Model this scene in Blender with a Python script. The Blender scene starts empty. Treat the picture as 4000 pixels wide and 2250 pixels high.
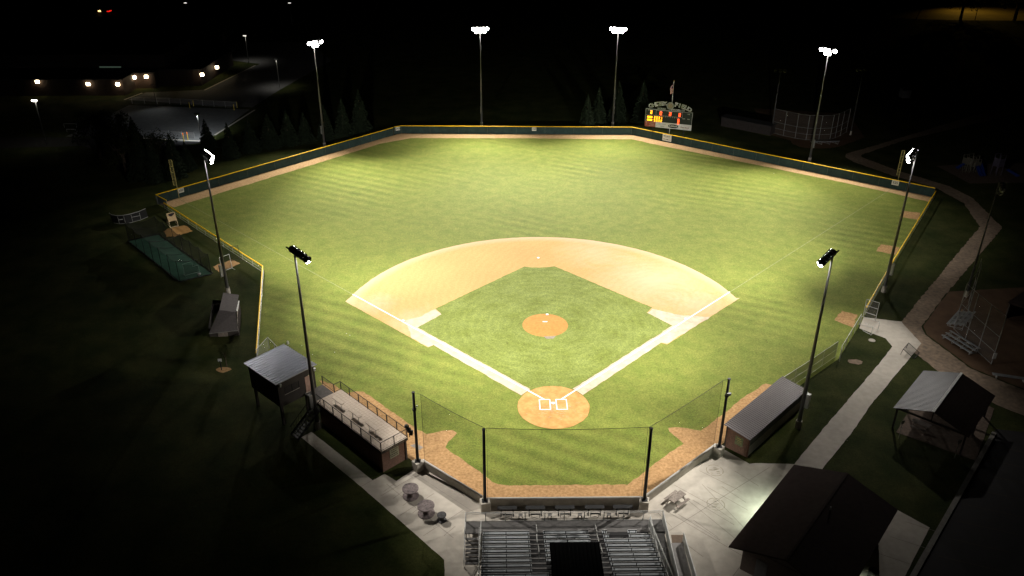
import bpy, bmesh, math, random
from mathutils import Vector, Matrix
random.seed(7)
S = bpy.context.scene
COL = S.collection
# ---------------------------------------------------------------- camera
CP = (-5.9667, -76.4478, 55.1301); YAW, PIT, ROL, FPX = 0.0161299, 0.4824204, 0.0013766, 3192.264
def _basis():
    cy, sy = math.cos(YAW), math.sin(YAW); cp, sp = math.cos(PIT), math.sin(PIT); cr, sr = math.cos(ROL), math.sin(ROL)
    f = Vector((sy*cp, cy*cp, -sp)); r = Vector((cy, -sy, 0)); u = r.cross(f)
    return cr*r + sr*u, -sr*r + cr*u, f
_r, _u, _f = _basis()
cam_d = bpy.data.cameras.new('camera'); cam = bpy.data.objects.new('camera', cam_d); COL.objects.link(cam)
cam.matrix_world = Matrix(((_r.x, _u.x, -_f.x, CP[0]), (_r.y, _u.y, -_f.y, CP[1]), (_r.z, _u.z, -_f.z, CP[2]), (0, 0, 0, 1)))
cam_d.sensor_width = 36; cam_d.lens = FPX*36/4000; cam_d.clip_start = 0.5; cam_d.clip_end = 3000
S.camera = cam
# ---------------------------------------------------------------- world: moonless night sky
w = bpy.data.worlds.new("World"); S.world = w; w.use_nodes = True
nt = w.node_tree; bg = nt.nodes['Background']; sky = nt.nodes.new('ShaderNodeTexSky'); sky.sky_type = 'NISHITA'
sky.sun_disc = False; sky.sun_elevation = math.radians(-6); sky.sun_rotation = math.radians(200)
nt.links.new(sky.outputs[0], bg.inputs[0]); bg.inputs[1].default_value = 0.004
S.view_settings.view_transform = 'Standard'; S.view_settings.look = 'None'; S.view_settings.exposure = 0; S.view_settings.gamma = 1
# ---------------------------------------------------------------- helpers
def G(px, py, z=0.0):
    """point where the sight line through a spot of the photograph (4000 x 2250) meets the height z"""
    d = _f + _r*((px-2000)/FPX) - _u*((py-1125)/FPX); t = (z-CP[2])/d.z
    return (CP[0]+d.x*t, CP[1]+d.y*t)
MATS = {}
def mat(name, col, rough=.85, metal=0, var=.15, scale=3.0, var2=0, scale2=.3, bump=0, spec=.3, col2=None, emit=None, es=0, alpha=None, coord='P', nodes=None):
    if name in MATS: return MATS[name]
    m = bpy.data.materials.new(name); m.use_nodes = True; n = m.node_tree.nodes; l = m.node_tree.links
    b = n['Principled BSDF']; b.inputs['Roughness'].default_value = rough; b.inputs['Metallic'].default_value = metal
    b.inputs['Specular IOR Level'].default_value = spec
    c4 = (*col, 1)
    if emit is not None:
        b.inputs['Base Color'].default_value = c4; b.inputs['Emission Color'].default_value = (*emit, 1); b.inputs['Emission Strength'].default_value = es
        m.cycles.emission_sampling = 'NONE'; MATS[name] = m; return m
    g = n.new('ShaderNodeNewGeometry'); src = g.outputs['Position']
    if coord == 'O':
        tc = n.new('ShaderNodeTexCoord'); src = tc.outputs['Object']
    def noise(sc, det=4):
        x = n.new('ShaderNodeTexNoise'); x.inputs['Scale'].default_value = sc; x.inputs['Detail'].default_value = det
        l.new(src, x.inputs['Vector']); return x.outputs['Fac']
    n1 = noise(scale)
    mx = n.new('ShaderNodeMix'); mx.data_type = 'RGBA'
    d = [max(0, c*(1-var)) for c in col]; e = [min(1, c*(1+var)) for c in (col2 or col)]
    mx.inputs[6].default_value = (*d, 1); mx.inputs[7].default_value = (*e, 1)
    ramp = n.new('ShaderNodeMapRange'); ramp.inputs[1].default_value = .32; ramp.inputs[2].default_value = .68
    l.new(n1, ramp.inputs[0]); l.new(ramp.outputs[0], mx.inputs[0]); out = mx.outputs[2]
    if var2:
        n2 = noise(scale2, 3); mr = n.new('ShaderNodeMapRange'); mr.inputs[1].default_value = .3; mr.inputs[2].default_value = .7
        mr.inputs[3].default_value = 1-var2; mr.inputs[4].default_value = 1+var2; l.new(n2, mr.inputs[0])
        v = n.new('ShaderNodeVectorMath'); v.operation = 'SCALE'; l.new(out, v.inputs[0]); l.new(mr.outputs[0], v.inputs['Scale']); out = v.outputs[0]
    if nodes: out = nodes(n, l, src, out)
    l.new(out, b.inputs['Base Color'])
    if bump:
        bp = n.new('ShaderNodeBump'); bp.inputs['Strength'].default_value = bump; bp.inputs['Distance'].default_value = .03
        l.new(noise(scale*4), bp.inputs['Height']); l.new(bp.outputs[0], b.inputs['Normal'])
    if alpha is not None:
        tr = n.new('ShaderNodeBsdfTransparent'); ms = n.new('ShaderNodeMixShader'); ms.inputs[0].default_value = alpha
        l.new(tr.outputs[0], ms.inputs[1]); l.new(b.outputs[0], ms.inputs[2]); l.new(ms.outputs[0], n['Material Output'].inputs[0])
    MATS[name] = m; return m

class MB:
    def __init__(s): s.v = []; s.f = []
    def quad(s, *p):
        k = len(s.v); s.v += [tuple(q) for q in p]; s.f.append(tuple(range(k, k+len(p)))); return s
    def box(s, x0, x1, y0, y1, z0, z1):
        k = len(s.v)
        s.v += [(x, y, z) for z in (z0, z1) for x, y in ((x0, y0), (x1, y0), (x1, y1), (x0, y1))]
        s.f += [(k, k+3, k+2, k+1), (k+4, k+5, k+6, k+7)] + [(k+i, k+(i+1) % 4, k+4+(i+1) % 4, k+4+i) for i in range(4)]; return s
    def beam(s, p0, p1, w, h=None, up=(0, 0, 1)):
        p0, p1 = Vector(p0), Vector(p1); h = h or w; d = (p1-p0).normalized(); u = Vector(up)
        if abs(d.dot(u)) > .99: u = Vector((1, 0, 0))
        a = d.cross(u).normalized(); b = a.cross(d); k = len(s.v)
        for p in (p0, p1): s.v += [tuple(p+a*(i*w/2)+b*(j*h/2)) for i, j in ((-1, -1), (1, -1), (1, 1), (-1, 1))]
        s.f += [(k, k+3, k+2, k+1), (k+4, k+5, k+6, k+7)] + [(k+i, k+(i+1) % 4, k+4+(i+1) % 4, k+4+i) for i in range(4)]; return s
    def tube(s, p0, p1, r0, r1=None, n=8, cap=True):
        r1 = r0 if r1 is None else r1; p0, p1 = Vector(p0), Vector(p1); d = (p1-p0).normalized()
        u = Vector((0, 0, 1)) if abs(d.z) < .99 else Vector((1, 0, 0)); a = d.cross(u).normalized(); b = a.cross(d); k = len(s.v)
        for p, r in ((p0, r0), (p1, r1)): s.v += [tuple(p+a*(r*math.cos(2*math.pi*i/n))+b*(r*math.sin(2*math.pi*i/n))) for i in range(n)]
        s.f += [(k+i, k+(i+1) % n, k+n+(i+1) % n, k+n+i) for i in range(n)]
        if cap: s.f += [tuple(range(k+n-1, k-1, -1)), tuple(range(k+n, k+2*n))]
        return s
    def path(s, pts, r, n=6):
        for a, b in zip(pts, pts[1:]): s.tube(a, b, r, n=n)
        return s
    def lathe(s, prof, c=(0, 0, 0), n=16, M=None):
        k = len(s.v); m = len(prof); M = M or Matrix.Identity(3)
        for r, z in prof:
            for i in range(n):
                a = 2*math.pi*i/n; q = M @ Vector((r*math.cos(a), r*math.sin(a), z)); s.v.append((c[0]+q.x, c[1]+q.y, c[2]+q.z))
        for j in range(m-1):
            s.f += [(k+j*n+i, k+j*n+(i+1) % n, k+(j+1)*n+(i+1) % n, k+(j+1)*n+i) for i in range(n)]
        return s
    def prism(s, pts, z0, z1):
        n = len(pts); k = len(s.v); s.v += [(x, y, z0) for x, y in pts] + [(x, y, z1) for x, y in pts]
        s.f += [tuple(range(k+n-1, k-1, -1)), tuple(range(k+n, k+2*n))] + [(k+i, k+(i+1) % n, k+n+(i+1) % n, k+n+i) for i in range(n)]; return s
    def build(s, name, m, parent=None, world=False, smooth=False):
        me = bpy.data.meshes.new(name); v = s.v
        if world and parent is not None:
            inv = Matrix.LocRotScale(parent.location, parent.rotation_euler, None).inverted(); v = [tuple(inv @ Vector(q)) for q in v]
        me.from_pydata(v, [], s.f); me.materials.append(m); me.update()
        if smooth: me.polygons.foreach_set('use_smooth', [True]*len(me.polygons))
        o = bpy.data.objects.new(name, me); COL.objects.link(o)
        if parent is not None: o.parent = parent
        return o
def tag(o, label, cat, group=None):
    o['label'] = label; o['category'] = cat
    if group: o['group'] = group
    return o
def thing(name, label, cat, loc=(0, 0, 0), rz=0, group=None):
    o = bpy.data.objects.new(name, None); o.empty_display_size = .3; COL.objects.link(o); o.location = loc if len(loc) == 3 else (*loc, 0); o.rotation_euler = (0, 0, rz)
    return tag(o, label, cat, group)
def dup(root, loc, rz, label, group=None, scale=None):
    r = root.copy(); COL.objects.link(r); r.location = loc if len(loc) == 3 else (*loc, 0); r.rotation_euler = (0, 0, rz); r['label'] = label
    if scale: r.scale = scale
    if group: r['group'] = group
    for ch in list(root.children):
        c = ch.copy(); COL.objects.link(c); c.parent = r
        for g in ch.children:
            d = g.copy(); COL.objects.link(d); d.parent = c
    return r
def jitter(pts, step=.6, amp=.05, closed=True):
    out = []; n = len(pts)
    for i in range(n if closed else n-1):
        a, b = Vector(pts[i][:2]), Vector(pts[(i+1) % n][:2]); L = (b-a).length; k = max(1, int(L/step)); nrm = Vector((-(b-a).y, (b-a).x))/max(L, 1e-6)
        for j in range(k):
            q = a+(b-a)*(j/k)+nrm*random.uniform(-amp, amp); out.append((q.x, q.y))
    return out
def sheet(name, pts, z, m, amp=.05, step=.6, kind='structure'):
    bm = bmesh.new(); vs = [bm.verts.new((x, y, z)) for x, y in (jitter(pts, step, amp) if amp else pts)]
    f = bm.faces.new(vs)
    if f.calc_area() and f.normal.z < 0: f.normal_flip()
    bm.normal_update()
    if f.normal.z < 0: f.normal_flip()
    bmesh.ops.triangulate(bm, faces=[f])
    me = bpy.data.meshes.new(name); bm.to_mesh(me); bm.free(); me.materials.append(m)
    o = bpy.data.objects.new(name, me); COL.objects.link(o)
    if kind: o['kind'] = kind
    return o
def textmesh(body, size, align='CENTER', bold=0):
    c = bpy.data.curves.new('t', 'FONT'); c.body = body; c.size = size; c.align_x = align; c.align_y = 'CENTER'; c.offset = bold; c.resolution_u = 2
    o = bpy.data.objects.new('t', c); COL.objects.link(o); dg = bpy.context.evaluated_depsgraph_get(); dg.update()
    me = bpy.data.meshes.new_from_object(o.evaluated_get(dg)); v = [tuple(x.co) for x in me.vertices]; f = [tuple(p.vertices) for p in me.polygons]
    bpy.data.objects.remove(o); bpy.data.meshes.remove(me); bpy.data.curves.remove(c); return v, f
def put_text(mb, body, size, M, bold=0, align='CENTER', sx=1):
    v, f = textmesh(body, size, align, bold); k = len(mb.v)
    mb.v += [tuple(M @ Vector((x*sx, y, z))) for x, y, z in v]; mb.f += [tuple(i+k for i in q) for q in f]
def spot(name, parent, loc, aim, power, ang, col=(1, .95, .885), blend=1, rad=.3, cut=None):
    d = bpy.data.lights.new(name, 'SPOT'); d.energy = power; d.spot_size = math.radians(ang); d.spot_blend = blend; d.color = col; d.shadow_soft_size = rad
    if cut:      # the louvres of a sports floodlight: nothing is thrown above a set angle below the horizontal
        d.use_nodes = True; n = d.node_tree.nodes; l = d.node_tree.links; em = n['Emission']; g = n.new('ShaderNodeNewGeometry'); sx = n.new('ShaderNodeSeparateXYZ'); ab = n.new('ShaderNodeMath'); ab.operation = 'ABSOLUTE'
        mr = n.new('ShaderNodeMapRange'); mr.interpolation_type = 'SMOOTHSTEP'; mr.inputs[1].default_value = cut[0]; mr.inputs[2].default_value = cut[1]
        l.new(g.outputs['Incoming'], sx.inputs[0]); l.new(sx.outputs['Z'], ab.inputs[0]); l.new(ab.outputs[0], mr.inputs[0]); l.new(mr.outputs[0], em.inputs['Strength'])
    o = bpy.data.objects.new(name, d); COL.objects.link(o); v = Vector(aim)-Vector(loc); q = v.to_track_quat('-Z', 'Y')
    inv = Matrix.LocRotScale(parent.location, parent.rotation_euler, None).inverted()
    M = inv @ Matrix.LocRotScale(Vector(loc), q, None); o.parent = parent; o.matrix_local = M; return o
# ---------------------------------------------------------------- materials
def turf_nodes(stripe_dir, pitch, amt, arcs=0):
    def fn(n, l, src, out):
        sp = n.new('ShaderNodeVectorMath'); sp.operation = 'DOT_PRODUCT'; sp.inputs[1].default_value = (math.cos(stripe_dir), math.sin(stripe_dir), 0)
        l.new(src, sp.inputs[0]); val = sp.outputs['Value']
        def wav(v, k, a):
            nz = n.new('ShaderNodeTexNoise'); nz.inputs['Scale'].default_value = .06; l.new(src, nz.inputs['Vector'])
            m1 = n.new('ShaderNodeMath'); m1.operation = 'MULTIPLY_ADD'; m1.inputs[1].default_value = 2.2; l.new(nz.outputs['Fac'], m1.inputs[0]); l.new(v, m1.inputs[2])
            m2 = n.new('ShaderNodeMath'); m2.operation = 'MULTIPLY'; m2.inputs[1].default_value = 2*math.pi/k; l.new(m1.outputs[0], m2.inputs[0])
            sn = n.new('ShaderNodeMath'); sn.operation = 'SINE'; l.new(m2.outputs[0], sn.inputs[0])
            nm = n.new('ShaderNodeTexNoise'); nm.inputs['Scale'].default_value = .035; l.new(src, nm.inputs['Vector'])
            mr = n.new('ShaderNodeMapRange'); mr.inputs[1].default_value = .45; mr.inputs[2].default_value = .65; mr.inputs[4].default_value = a; l.new(nm.outputs['Fac'], mr.inputs[0])
            mm = n.new('ShaderNodeMath'); mm.operation = 'MULTIPLY'; l.new(sn.outputs[0], mm.inputs[0]); l.new(mr.outputs[0], mm.inputs[1])
            ad = n.new('ShaderNodeMath'); ad.operation = 'ADD'; ad.inputs[1].default_value = 1; l.new(mm.outputs[0], ad.inputs[0]); return ad.outputs[0]
        s1 = wav(val, pitch, amt)
        if arcs:
            dd = n.new('ShaderNodeVectorMath'); dd.operation = 'DISTANCE'; dd.inputs[1].default_value = (0, 18, 0); l.new(src, dd.inputs[0]); k_ = n.new('ShaderNodeMath'); k_.operation = 'MULTIPLY'; k_.inputs[1].default_value = 5.2; l.new(dd.outputs['Value'], k_.inputs[0])
            sn = n.new('ShaderNodeMath'); sn.operation = 'SINE'; l.new(k_.outputs[0], sn.inputs[0]); ad = n.new('ShaderNodeMath'); ad.operation = 'MULTIPLY_ADD'; ad.inputs[1].default_value = .05; ad.inputs[2].default_value = 1; l.new(sn.outputs[0], ad.inputs[0])
            v = n.new('ShaderNodeVectorMath'); v.operation = 'SCALE'; l.new(out, v.inputs[0]); l.new(ad.outputs[0], v.inputs['Scale']); out = v.outputs[0]
        v = n.new('ShaderNodeVectorMath'); v.operation = 'SCALE'; l.new(out, v.inputs[0]); l.new(s1, v.inputs['Scale']); out = v.outputs[0]
        # fine blade texture
        for sc, a in ((1.6, .10), (4.2, .20), (9.0, .26)):
            nz = n.new('ShaderNodeTexNoise'); nz.inputs['Scale'].default_value = sc; nz.inputs['Detail'].default_value = 3; l.new(src, nz.inputs['Vector'])
            mr = n.new('ShaderNodeMapRange'); mr.inputs[1].default_value = .3; mr.inputs[2].default_value = .7; mr.inputs[3].default_value = 1-a; mr.inputs[4].default_value = 1+a; l.new(nz.outputs['Fac'], mr.inputs[0])
            v = n.new('ShaderNodeVectorMath'); v.operation = 'SCALE'; l.new(out, v.inputs[0]); l.new(mr.outputs[0], v.inputs['Scale']); out = v.outputs[0]
        return out
    return fn
turf = mat('turf', (.122, .155, .027), .9, var=.05, scale=.5, col2=(.148, .165, .033), var2=.05, scale2=.10, spec=.1, nodes=turf_nodes(math.radians(62), 2.4, .16))
turf_in = mat('infield_turf', (.142, .172, .032), .9, var=.12, scale=.35, col2=(.15, .18, .045), var2=.08, scale2=.12, spec=.1, nodes=turf_nodes(math.radians(-45), 1.5, .08, 1))
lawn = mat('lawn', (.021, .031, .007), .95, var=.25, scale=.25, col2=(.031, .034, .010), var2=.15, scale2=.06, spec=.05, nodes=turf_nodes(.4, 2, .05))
def dry_nodes(n, l, src, out):
    # pale dried-out soil in front of first base and, less, along the outer arc
    def blob(cx, cy, r0, r1, a):
        v = n.new('ShaderNodeVectorMath'); v.operation = 'DISTANCE'; v.inputs[1].default_value = (cx, cy, 0); l.new(src, v.inputs[0])
        nz = n.new('ShaderNodeTexNoise'); nz.inputs['Scale'].default_value = .35; nz.inputs['Distortion'].default_value = 1.5; l.new(src, nz.inputs['Vector'])
        ad = n.new('ShaderNodeMath'); ad.operation = 'MULTIPLY_ADD'; ad.inputs[1].default_value = 6; l.new(nz.outputs['Fac'], ad.inputs[0]); l.new(v.outputs['Value'], ad.inputs[2])
        mr = n.new('ShaderNodeMapRange'); mr.inputs[1].default_value = r0+3; mr.inputs[2].default_value = r1+3; mr.inputs[3].default_value = a; mr.inputs[4].default_value = 0; l.new(ad.outputs[0], mr.inputs[0]); return mr.outputs[0]
    for b in ((16.5, 31, 1, 10, .55), (22, 23, 1, 6, .4), (-24, 24, .5, 4, .4), (-17, 19, .5, 5, .4), (9, 41, 0, 7, .4)):
        mx = n.new('ShaderNodeMix'); mx.data_type = 'RGBA'; mx.inputs[7].default_value = (.49, .385, .275, 1); l.new(out, mx.inputs[6]); l.new(blob(*b), mx.inputs[0]); out = mx.outputs[2]
    # faint swirls left by the drag mat
    v = n.new('ShaderNodeVectorMath'); v.operation = 'DISTANCE'; v.inputs[1].default_value = (17.5, 25.5, 0); l.new(src, v.inputs[0]); nz = n.new('ShaderNodeTexNoise'); nz.inputs['Scale'].default_value = .5; l.new(src, nz.inputs['Vector'])
    m1 = n.new('ShaderNodeMath'); m1.operation = 'MULTIPLY_ADD'; m1.inputs[1].default_value = 1.6; l.new(nz.outputs['Fac'], m1.inputs[0]); l.new(v.outputs['Value'], m1.inputs[2]); m2 = n.new('ShaderNodeMath'); m2.operation = 'MULTIPLY'; m2.inputs[1].default_value = 5.5; l.new(m1.outputs[0], m2.inputs[0])
    sn = n.new('ShaderNodeMath'); sn.operation = 'SINE'; l.new(m2.outputs[0], sn.inputs[0]); ad = n.new('ShaderNodeMath'); ad.operation = 'MULTIPLY_ADD'; ad.inputs[1].default_value = .025; ad.inputs[2].default_value = 1; l.new(sn.outputs[0], ad.inputs[0])
    sc = n.new('ShaderNodeVectorMath'); sc.operation = 'SCALE'; l.new(out, sc.inputs[0]); l.new(ad.outputs[0], sc.inputs['Scale']); out = sc.outputs[0]
    v = n.new('ShaderNodeVectorMath'); v.operation = 'DISTANCE'; v.inputs[1].default_value = (0, 18.44, 0); l.new(src, v.inputs[0])
    mr = n.new('ShaderNodeMapRange'); mr.inputs[1].default_value = 26.6; mr.inputs[2].default_value = 28.2; mr.inputs[4].default_value = .55; l.new(v.outputs['Value'], mr.inputs[0])
    mx = n.new('ShaderNodeMix'); mx.data_type = 'RGBA'; mx.inputs[7].default_value = (.49, .385, .275, 1); l.new(out, mx.inputs[6]); l.new(mr.outputs[0], mx.inputs[0]); return mx.outputs[2]
clay = mat('clay', (.42, .265, .105), .95, var=.05, scale=3.5, col2=(.45, .29, .12), var2=.05, scale2=.14, bump=.15, spec=.05, nodes=dry_nodes)
clay_dry_glare = mat('dry_and_glaring_clay', (.42, .335, .245), .95, var=.08, scale=.9, col2=(.46, .375, .285), var2=.08, scale2=3, spec=.05)
clay_dark = mat('red_clay', (.37, .21, .070), .95, var=.10, scale=.9, col2=(.44, .25, .09), var2=.08, scale2=3, bump=.3, spec=.05)
track = mat('track_gravel', (.42, .27, .135), .95, var=.14, scale=3.0, col2=(.46, .31, .16), var2=.08, scale2=.6, spec=.05)
agg = mat('track_dirt', (.33, .19, .085), .95, var=.16, scale=3.5, col2=(.38, .235, .11), var2=.10, scale2=.9, bump=.3, spec=.05)
chalk = mat('chalk', (.85, .85, .82), .9, var=.03, spec=.1)
chalk_worn = mat('worn_chalk', (.20, .22, .10), .9, var=.25, scale=2, spec=.05)
conc = mat('concrete', (.43, .39, .33), .8, var=.08, scale=1.5, var2=.10, scale2=.25, spec=.2)
conc_g = mat('greenish_concrete', (.27, .275, .215), .8, var=.07, scale=1.2, var2=.12, scale2=.22, spec=.2)
concw = mat('formed_concrete', (.36, .33, .28), .8, var=.12, scale=2.2, var2=.12, scale2=.5, spec=.2)
joint = mat('joint_sealant', (.19, .17, .145), .9)
gravel = mat('gravel', (.19, .15, .115), .95, var=.18, scale=2, col2=(.23, .17, .12), var2=.18, scale2=.25, bump=.4, spec=.05)
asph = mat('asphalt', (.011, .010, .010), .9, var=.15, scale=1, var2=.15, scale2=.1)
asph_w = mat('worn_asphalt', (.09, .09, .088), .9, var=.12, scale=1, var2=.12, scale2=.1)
soil = mat('ballfield_soil', (.10, .062, .038), .95, var=.15, scale=.6, var2=.15, scale2=.1, spec=.05)
mulch = mat('mulch', (.10, .07, .05), .95, var=.25, scale=3)
galv = mat('galvanised_steel', (.42, .42, .40), .45, .6, var=.1, scale=1, coord='O')
alum = mat('aluminium', (.50, .50, .48), .5, .35, var=.08, scale=2, coord='O')
dsteel = mat('dark_steel', (.03, .03, .03), .5, .4, var=.1)
blk = mat('black_paint', (.012, .012, .012), .55, .1, var=.1)
housing = mat('lamp_housing', (.02, .02, .02), .4, .5, var=.1)
yel = mat('yellow_cap', (.92, .56, .0), .45, var=.04)
screen = mat('green_windscreen', (.024, .048, .046), .9, var=.18, scale=.8, var2=.12, scale2=3)
link = mat('chain_link', (.30, .31, .29), .6, .2, var=.05, alpha=.32)
linkd = mat('faint_chain_link', (.30, .28, .27), .6, .2, var=.05, alpha=.16)
net = mat('black_netting', (.012, .014, .010), .9, var=.05, alpha=.22)
cagenet = mat('cage_netting', (.010, .012, .008), .9, var=.05, alpha=.36)
brick = mat('brick', (.15, .085, .060), .85, var=.22, scale=9, var2=.08, scale2=1.5, coord='O')
roofm = mat('standing_seam_roof', (.105, .092, .092), .42, .25, var=.08, scale=.6, spec=.5)
roofs = mat('shiny_seam_roof', (.46, .47, .54), .36, .7, var=.08, scale=.6, spec=.6)
roofb = mat('brown_shingle_roof', (.05, .033, .028), .85, var=.12, scale=2, var2=.08, scale2=.3, spec=.1)
shing = mat('grey_shingle', (.085, .075, .072), .85, var=.15, scale=4, spec=.15)
siding = mat('dark_siding', (.05, .042, .036), .7, var=.12, scale=3)
dark = mat('dark_interior', (.006, .006, .006), .9)
white = mat('white_paint', (.72, .72, .69), .5, var=.04)
wood = mat('weathered_wood', (.22, .185, .155), .8, var=.28, scale=6, var2=.15, scale2=1.4, coord='O')
woodp = mat('plywood', (.55, .40, .22), .8, var=.12, scale=5)
deckm = mat('deck_tiles', (.46, .385, .31), .85, var=.08, scale=5, var2=.05, scale2=.6)
bark = mat('bark', (.09, .065, .045), .9, var=.2)
needle = mat('spruce_needles', (.015, .023, .012), .9, var=.35, scale=1.2, spec=.1)
leaf = mat('tree_leaves', (.022, .027, .008), .9, var=.35, scale=1.5, spec=.1)
psteel = mat('pole_steel', (.16, .155, .15), .5, .4, var=.1, scale=1, coord='O')
lens = mat('lit_lens', (1, 1, 1), emit=(1, .97, .92), es=40)
lens_off = mat('unlit_lens', (.55, .55, .50), .15, .3, var=.02, spec=.8)
# ================================================================ THE GROUND
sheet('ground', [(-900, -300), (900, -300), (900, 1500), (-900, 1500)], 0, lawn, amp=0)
FENCE = [(-67.8, 62.3), (-29.2, 104.1), (-28.2, 104.8), (23.9, 103.3), (74.2, 63.9)]
field = FENCE + [(51.6, 31.2), (43.3, 19.2), (42.0, 17.3), (36.2, 9.2), (28.5, 2.6), (26.3, 1.4), (17.4, -7.5), (16.5, -8.8), (7.6, -16.5), (-7.6, -16.5), (-14.2, -10.7), (-15.3, -9.4), (-23.8, -.8), (-30.7, 5.5), (-36.2, 9.5), (-41.7, 34.4), (-64.9, 59.4)]
sheet('field_turf', field, .012, turf, amp=0)
trk_in = [(-64.2, 60.7), (-61.04, 64.45), (-52.98, 73.48), (-32.08, 97.23), (-25.76, 101.3), (-3.15, 100.94), (23.39, 99.9), (27.89, 96.3), (48.46, 80.91), (58.77, 73.1), (66.51, 66.94), (72.3, 61.6)]
sheet('warning_track', FENCE[::1] + trk_in[::-1], .022, track, amp=.10, step=.8)
arc = [(28.4*math.cos(math.radians(a)), 18.44+28.4*math.sin(math.radians(a))) for a in range(14, 167, 3)]
dirt = [(15.4, 12.9), (28.1, 25.3)] + arc + [(-27.8, 25.0), (-15.25, 12.6), (-14.65, 13.1), (-17.0, 17.5), (17.0, 17.6), (14.7, 13.2)]
sheet('infield_dirt', [(15.4, 12.9), (28.1, 25.3)] + arc + [(-27.8, 25.0), (-15.25, 12.6), (-14.6, 13.1), (-16, 17), (0, 30), (16, 17), (14.7, 13.3)], .024, clay, amp=.04)
# dry pale soil raked up round the bases and along the edges
sheet('dry_soil', [(14.17, 21.2), (15.1, 22.3), (19, 20.3), (22.6, 19.9), (15.4, 13.0), (14.7, 13.4), (15.5, 16.2), (16.95, 17.65)], .030, clay_dry_glare, amp=.12)
sheet('dry_soil', [(-14.0, 21.03), (-14.99, 22.6), (-17.2, 20.2), (-18.9, 19.4), (-17.5, 14.9), (-15.25, 12.7), (-14.65, 13.1), (-15, 15.5), (-17.0, 17.55)], .030, clay_dry_glare, amp=.12)
for s, m_ in ((-1, clay_dry_glare), (1, clay_dry_glare)):
    sheet('base_path', [(s*2.5, 3.1), (s*16.99, 17.6), (s*18.2, 17.0), (s*14.7, 13.25), (s*3.6, 1.85)], .034, m_, amp=.06)  # path paleness: chalk plus the glare of the floodlights, put into the colour
grass = [(-2.57, 3.2), (-17.0, 17.6), (-14.02, 21.1), (-14.99, 22.72), (-2.3, 35.8), (-1.2, 35.5), (0, 35.42), (1.2, 35.5), (2.35, 35.85), (15.12, 22.65), (14.17, 21.2), (16.95, 17.65), (2.5, 3.2)]
sheet('infield_grass', grass, .042, turf_in, amp=.05, step=.5)
sheet('home_plate_circle', [(4.1*math.cos(a*math.pi/36), -.42+4.1*math.sin(a*math.pi/36)) for a in range(72)], .050, clay_dark, amp=.03)
# pitcher's mound
mb = MB(); prof = [(3.05, .045), (2.6, .09), (1.6, .22), (.95, .30), (0, .305)]
mb.lathe(prof, (0, 18.0, 0), 48); o = mb.build('pitchers_mound', mat('mound_clay', (.34, .175, .052), .95, var=.05, scale=3, col2=(.38, .20, .06), var2=.08, scale2=.6, spec=.05), smooth=True); o['kind'] = 'structure'
sheet('mound_mat', [(-.35, 15.05), (1.25, 15.15), (.85, 14.45), (0, 14.45)], .055, mat('grey_mat', (.20, .17, .13), .9), amp=.03)
# foul territory dirt round the backstop and dugouts
bs = [(-27.7, 5.3), (-25.6, 1.9), (-23.9, -.6), (-15.4, -9.5), (-14.1, -10.6), (-7.5, -16.35), (7.5, -16.35), (16.6, -8.6), (17.4, -7.5), (26.2, 1.3), (26.2, 3.5), (25.5, 3.95), (22.19, 1.16), (19.27, -1.78), (15.81, -5.03), (14.4, -4.6), (13.0, -4.34), (12.26, -4.51), (12.31, -5.17), (13.47, -7.24), (10.65, -9.65), (8.5, -11.8), (6.57, -13.57), (-5.66, -13.54), (-6.95, -13.0), (-7.9, -11.8), (-11.93, -7.49), (-11.6, -6.6), (-10.82, -5.11), (-11.25, -4.5), (-12.3, -4.6), (-13.2, -5.0), (-14.09, -5.2), (-15.06, -4.37), (-17.65, -1.75), (-20.87, 1.62), (-22.02, 2.84), (-22.9, 2.9), (-24.0, 2.6), (-26, 4.6)]
sheet('backstop_dirt', bs, .022, agg, amp=.09, step=.5)
sheet('plaza_apron', [(-14.3, -10.95), (-7.7, -16.6), (-9.2, -17.3), (-9.6, -17.0), (-15.0, -11.9)], .024, mat('darker_concrete', (.28, .25, .21), .8, var=.08, scale=1.5, var2=.1, scale2=.3), amp=0)  # darker concrete band along the left backstop wall
sheet('rubber_pad', [(-15.66, -7.15), (-15.06, -6.82), (-14.2, -7.45), (-14.63, -7.96)], .030, mat('grey_pad', (.20, .18, .16), .9), amp=0)
def strip(name, a, b, wd, z, m):
    a, b = Vector((*a, 0)), Vector((*b, 0)); n_ = Vector((-(b-a).y, (b-a).x, 0)).normalized()*(wd/2)
    o = MB().quad((a-n_)[:2]+(z,), (b-n_)[:2]+(z,), (b+n_)[:2]+(z,), (a+n_)[:2]+(z,)).build(name, m); o['kind'] = 'structure'; return o
for s in (-1, 1):
    strip('foul_line', (s*1.0, 1.0), (s*27.1, 27.1), .17, .060, chalk)
    strip('worn_foul_line', (s*27.15, 27.15), (s*(64.7 if s < 0 else 69.6),)*2 if s > 0 else (-64.7, 64.7), .11, .030, chalk_worn)
    a, b = sorted((s*.31, s*1.60)); q = MB()
    for r_ in ((a, b, -1.03, -.93), (a, b, .90, 1.0), (a, a+.1, -.93, .90), (b-.1, b, -.93, .90)): q.quad((r_[0], r_[2], .066), (r_[1], r_[2], .066), (r_[1], r_[3], .066), (r_[0], r_[3], .066))
    o = q.build('batters_box', chalk); o['kind'] = 'structure'
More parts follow.
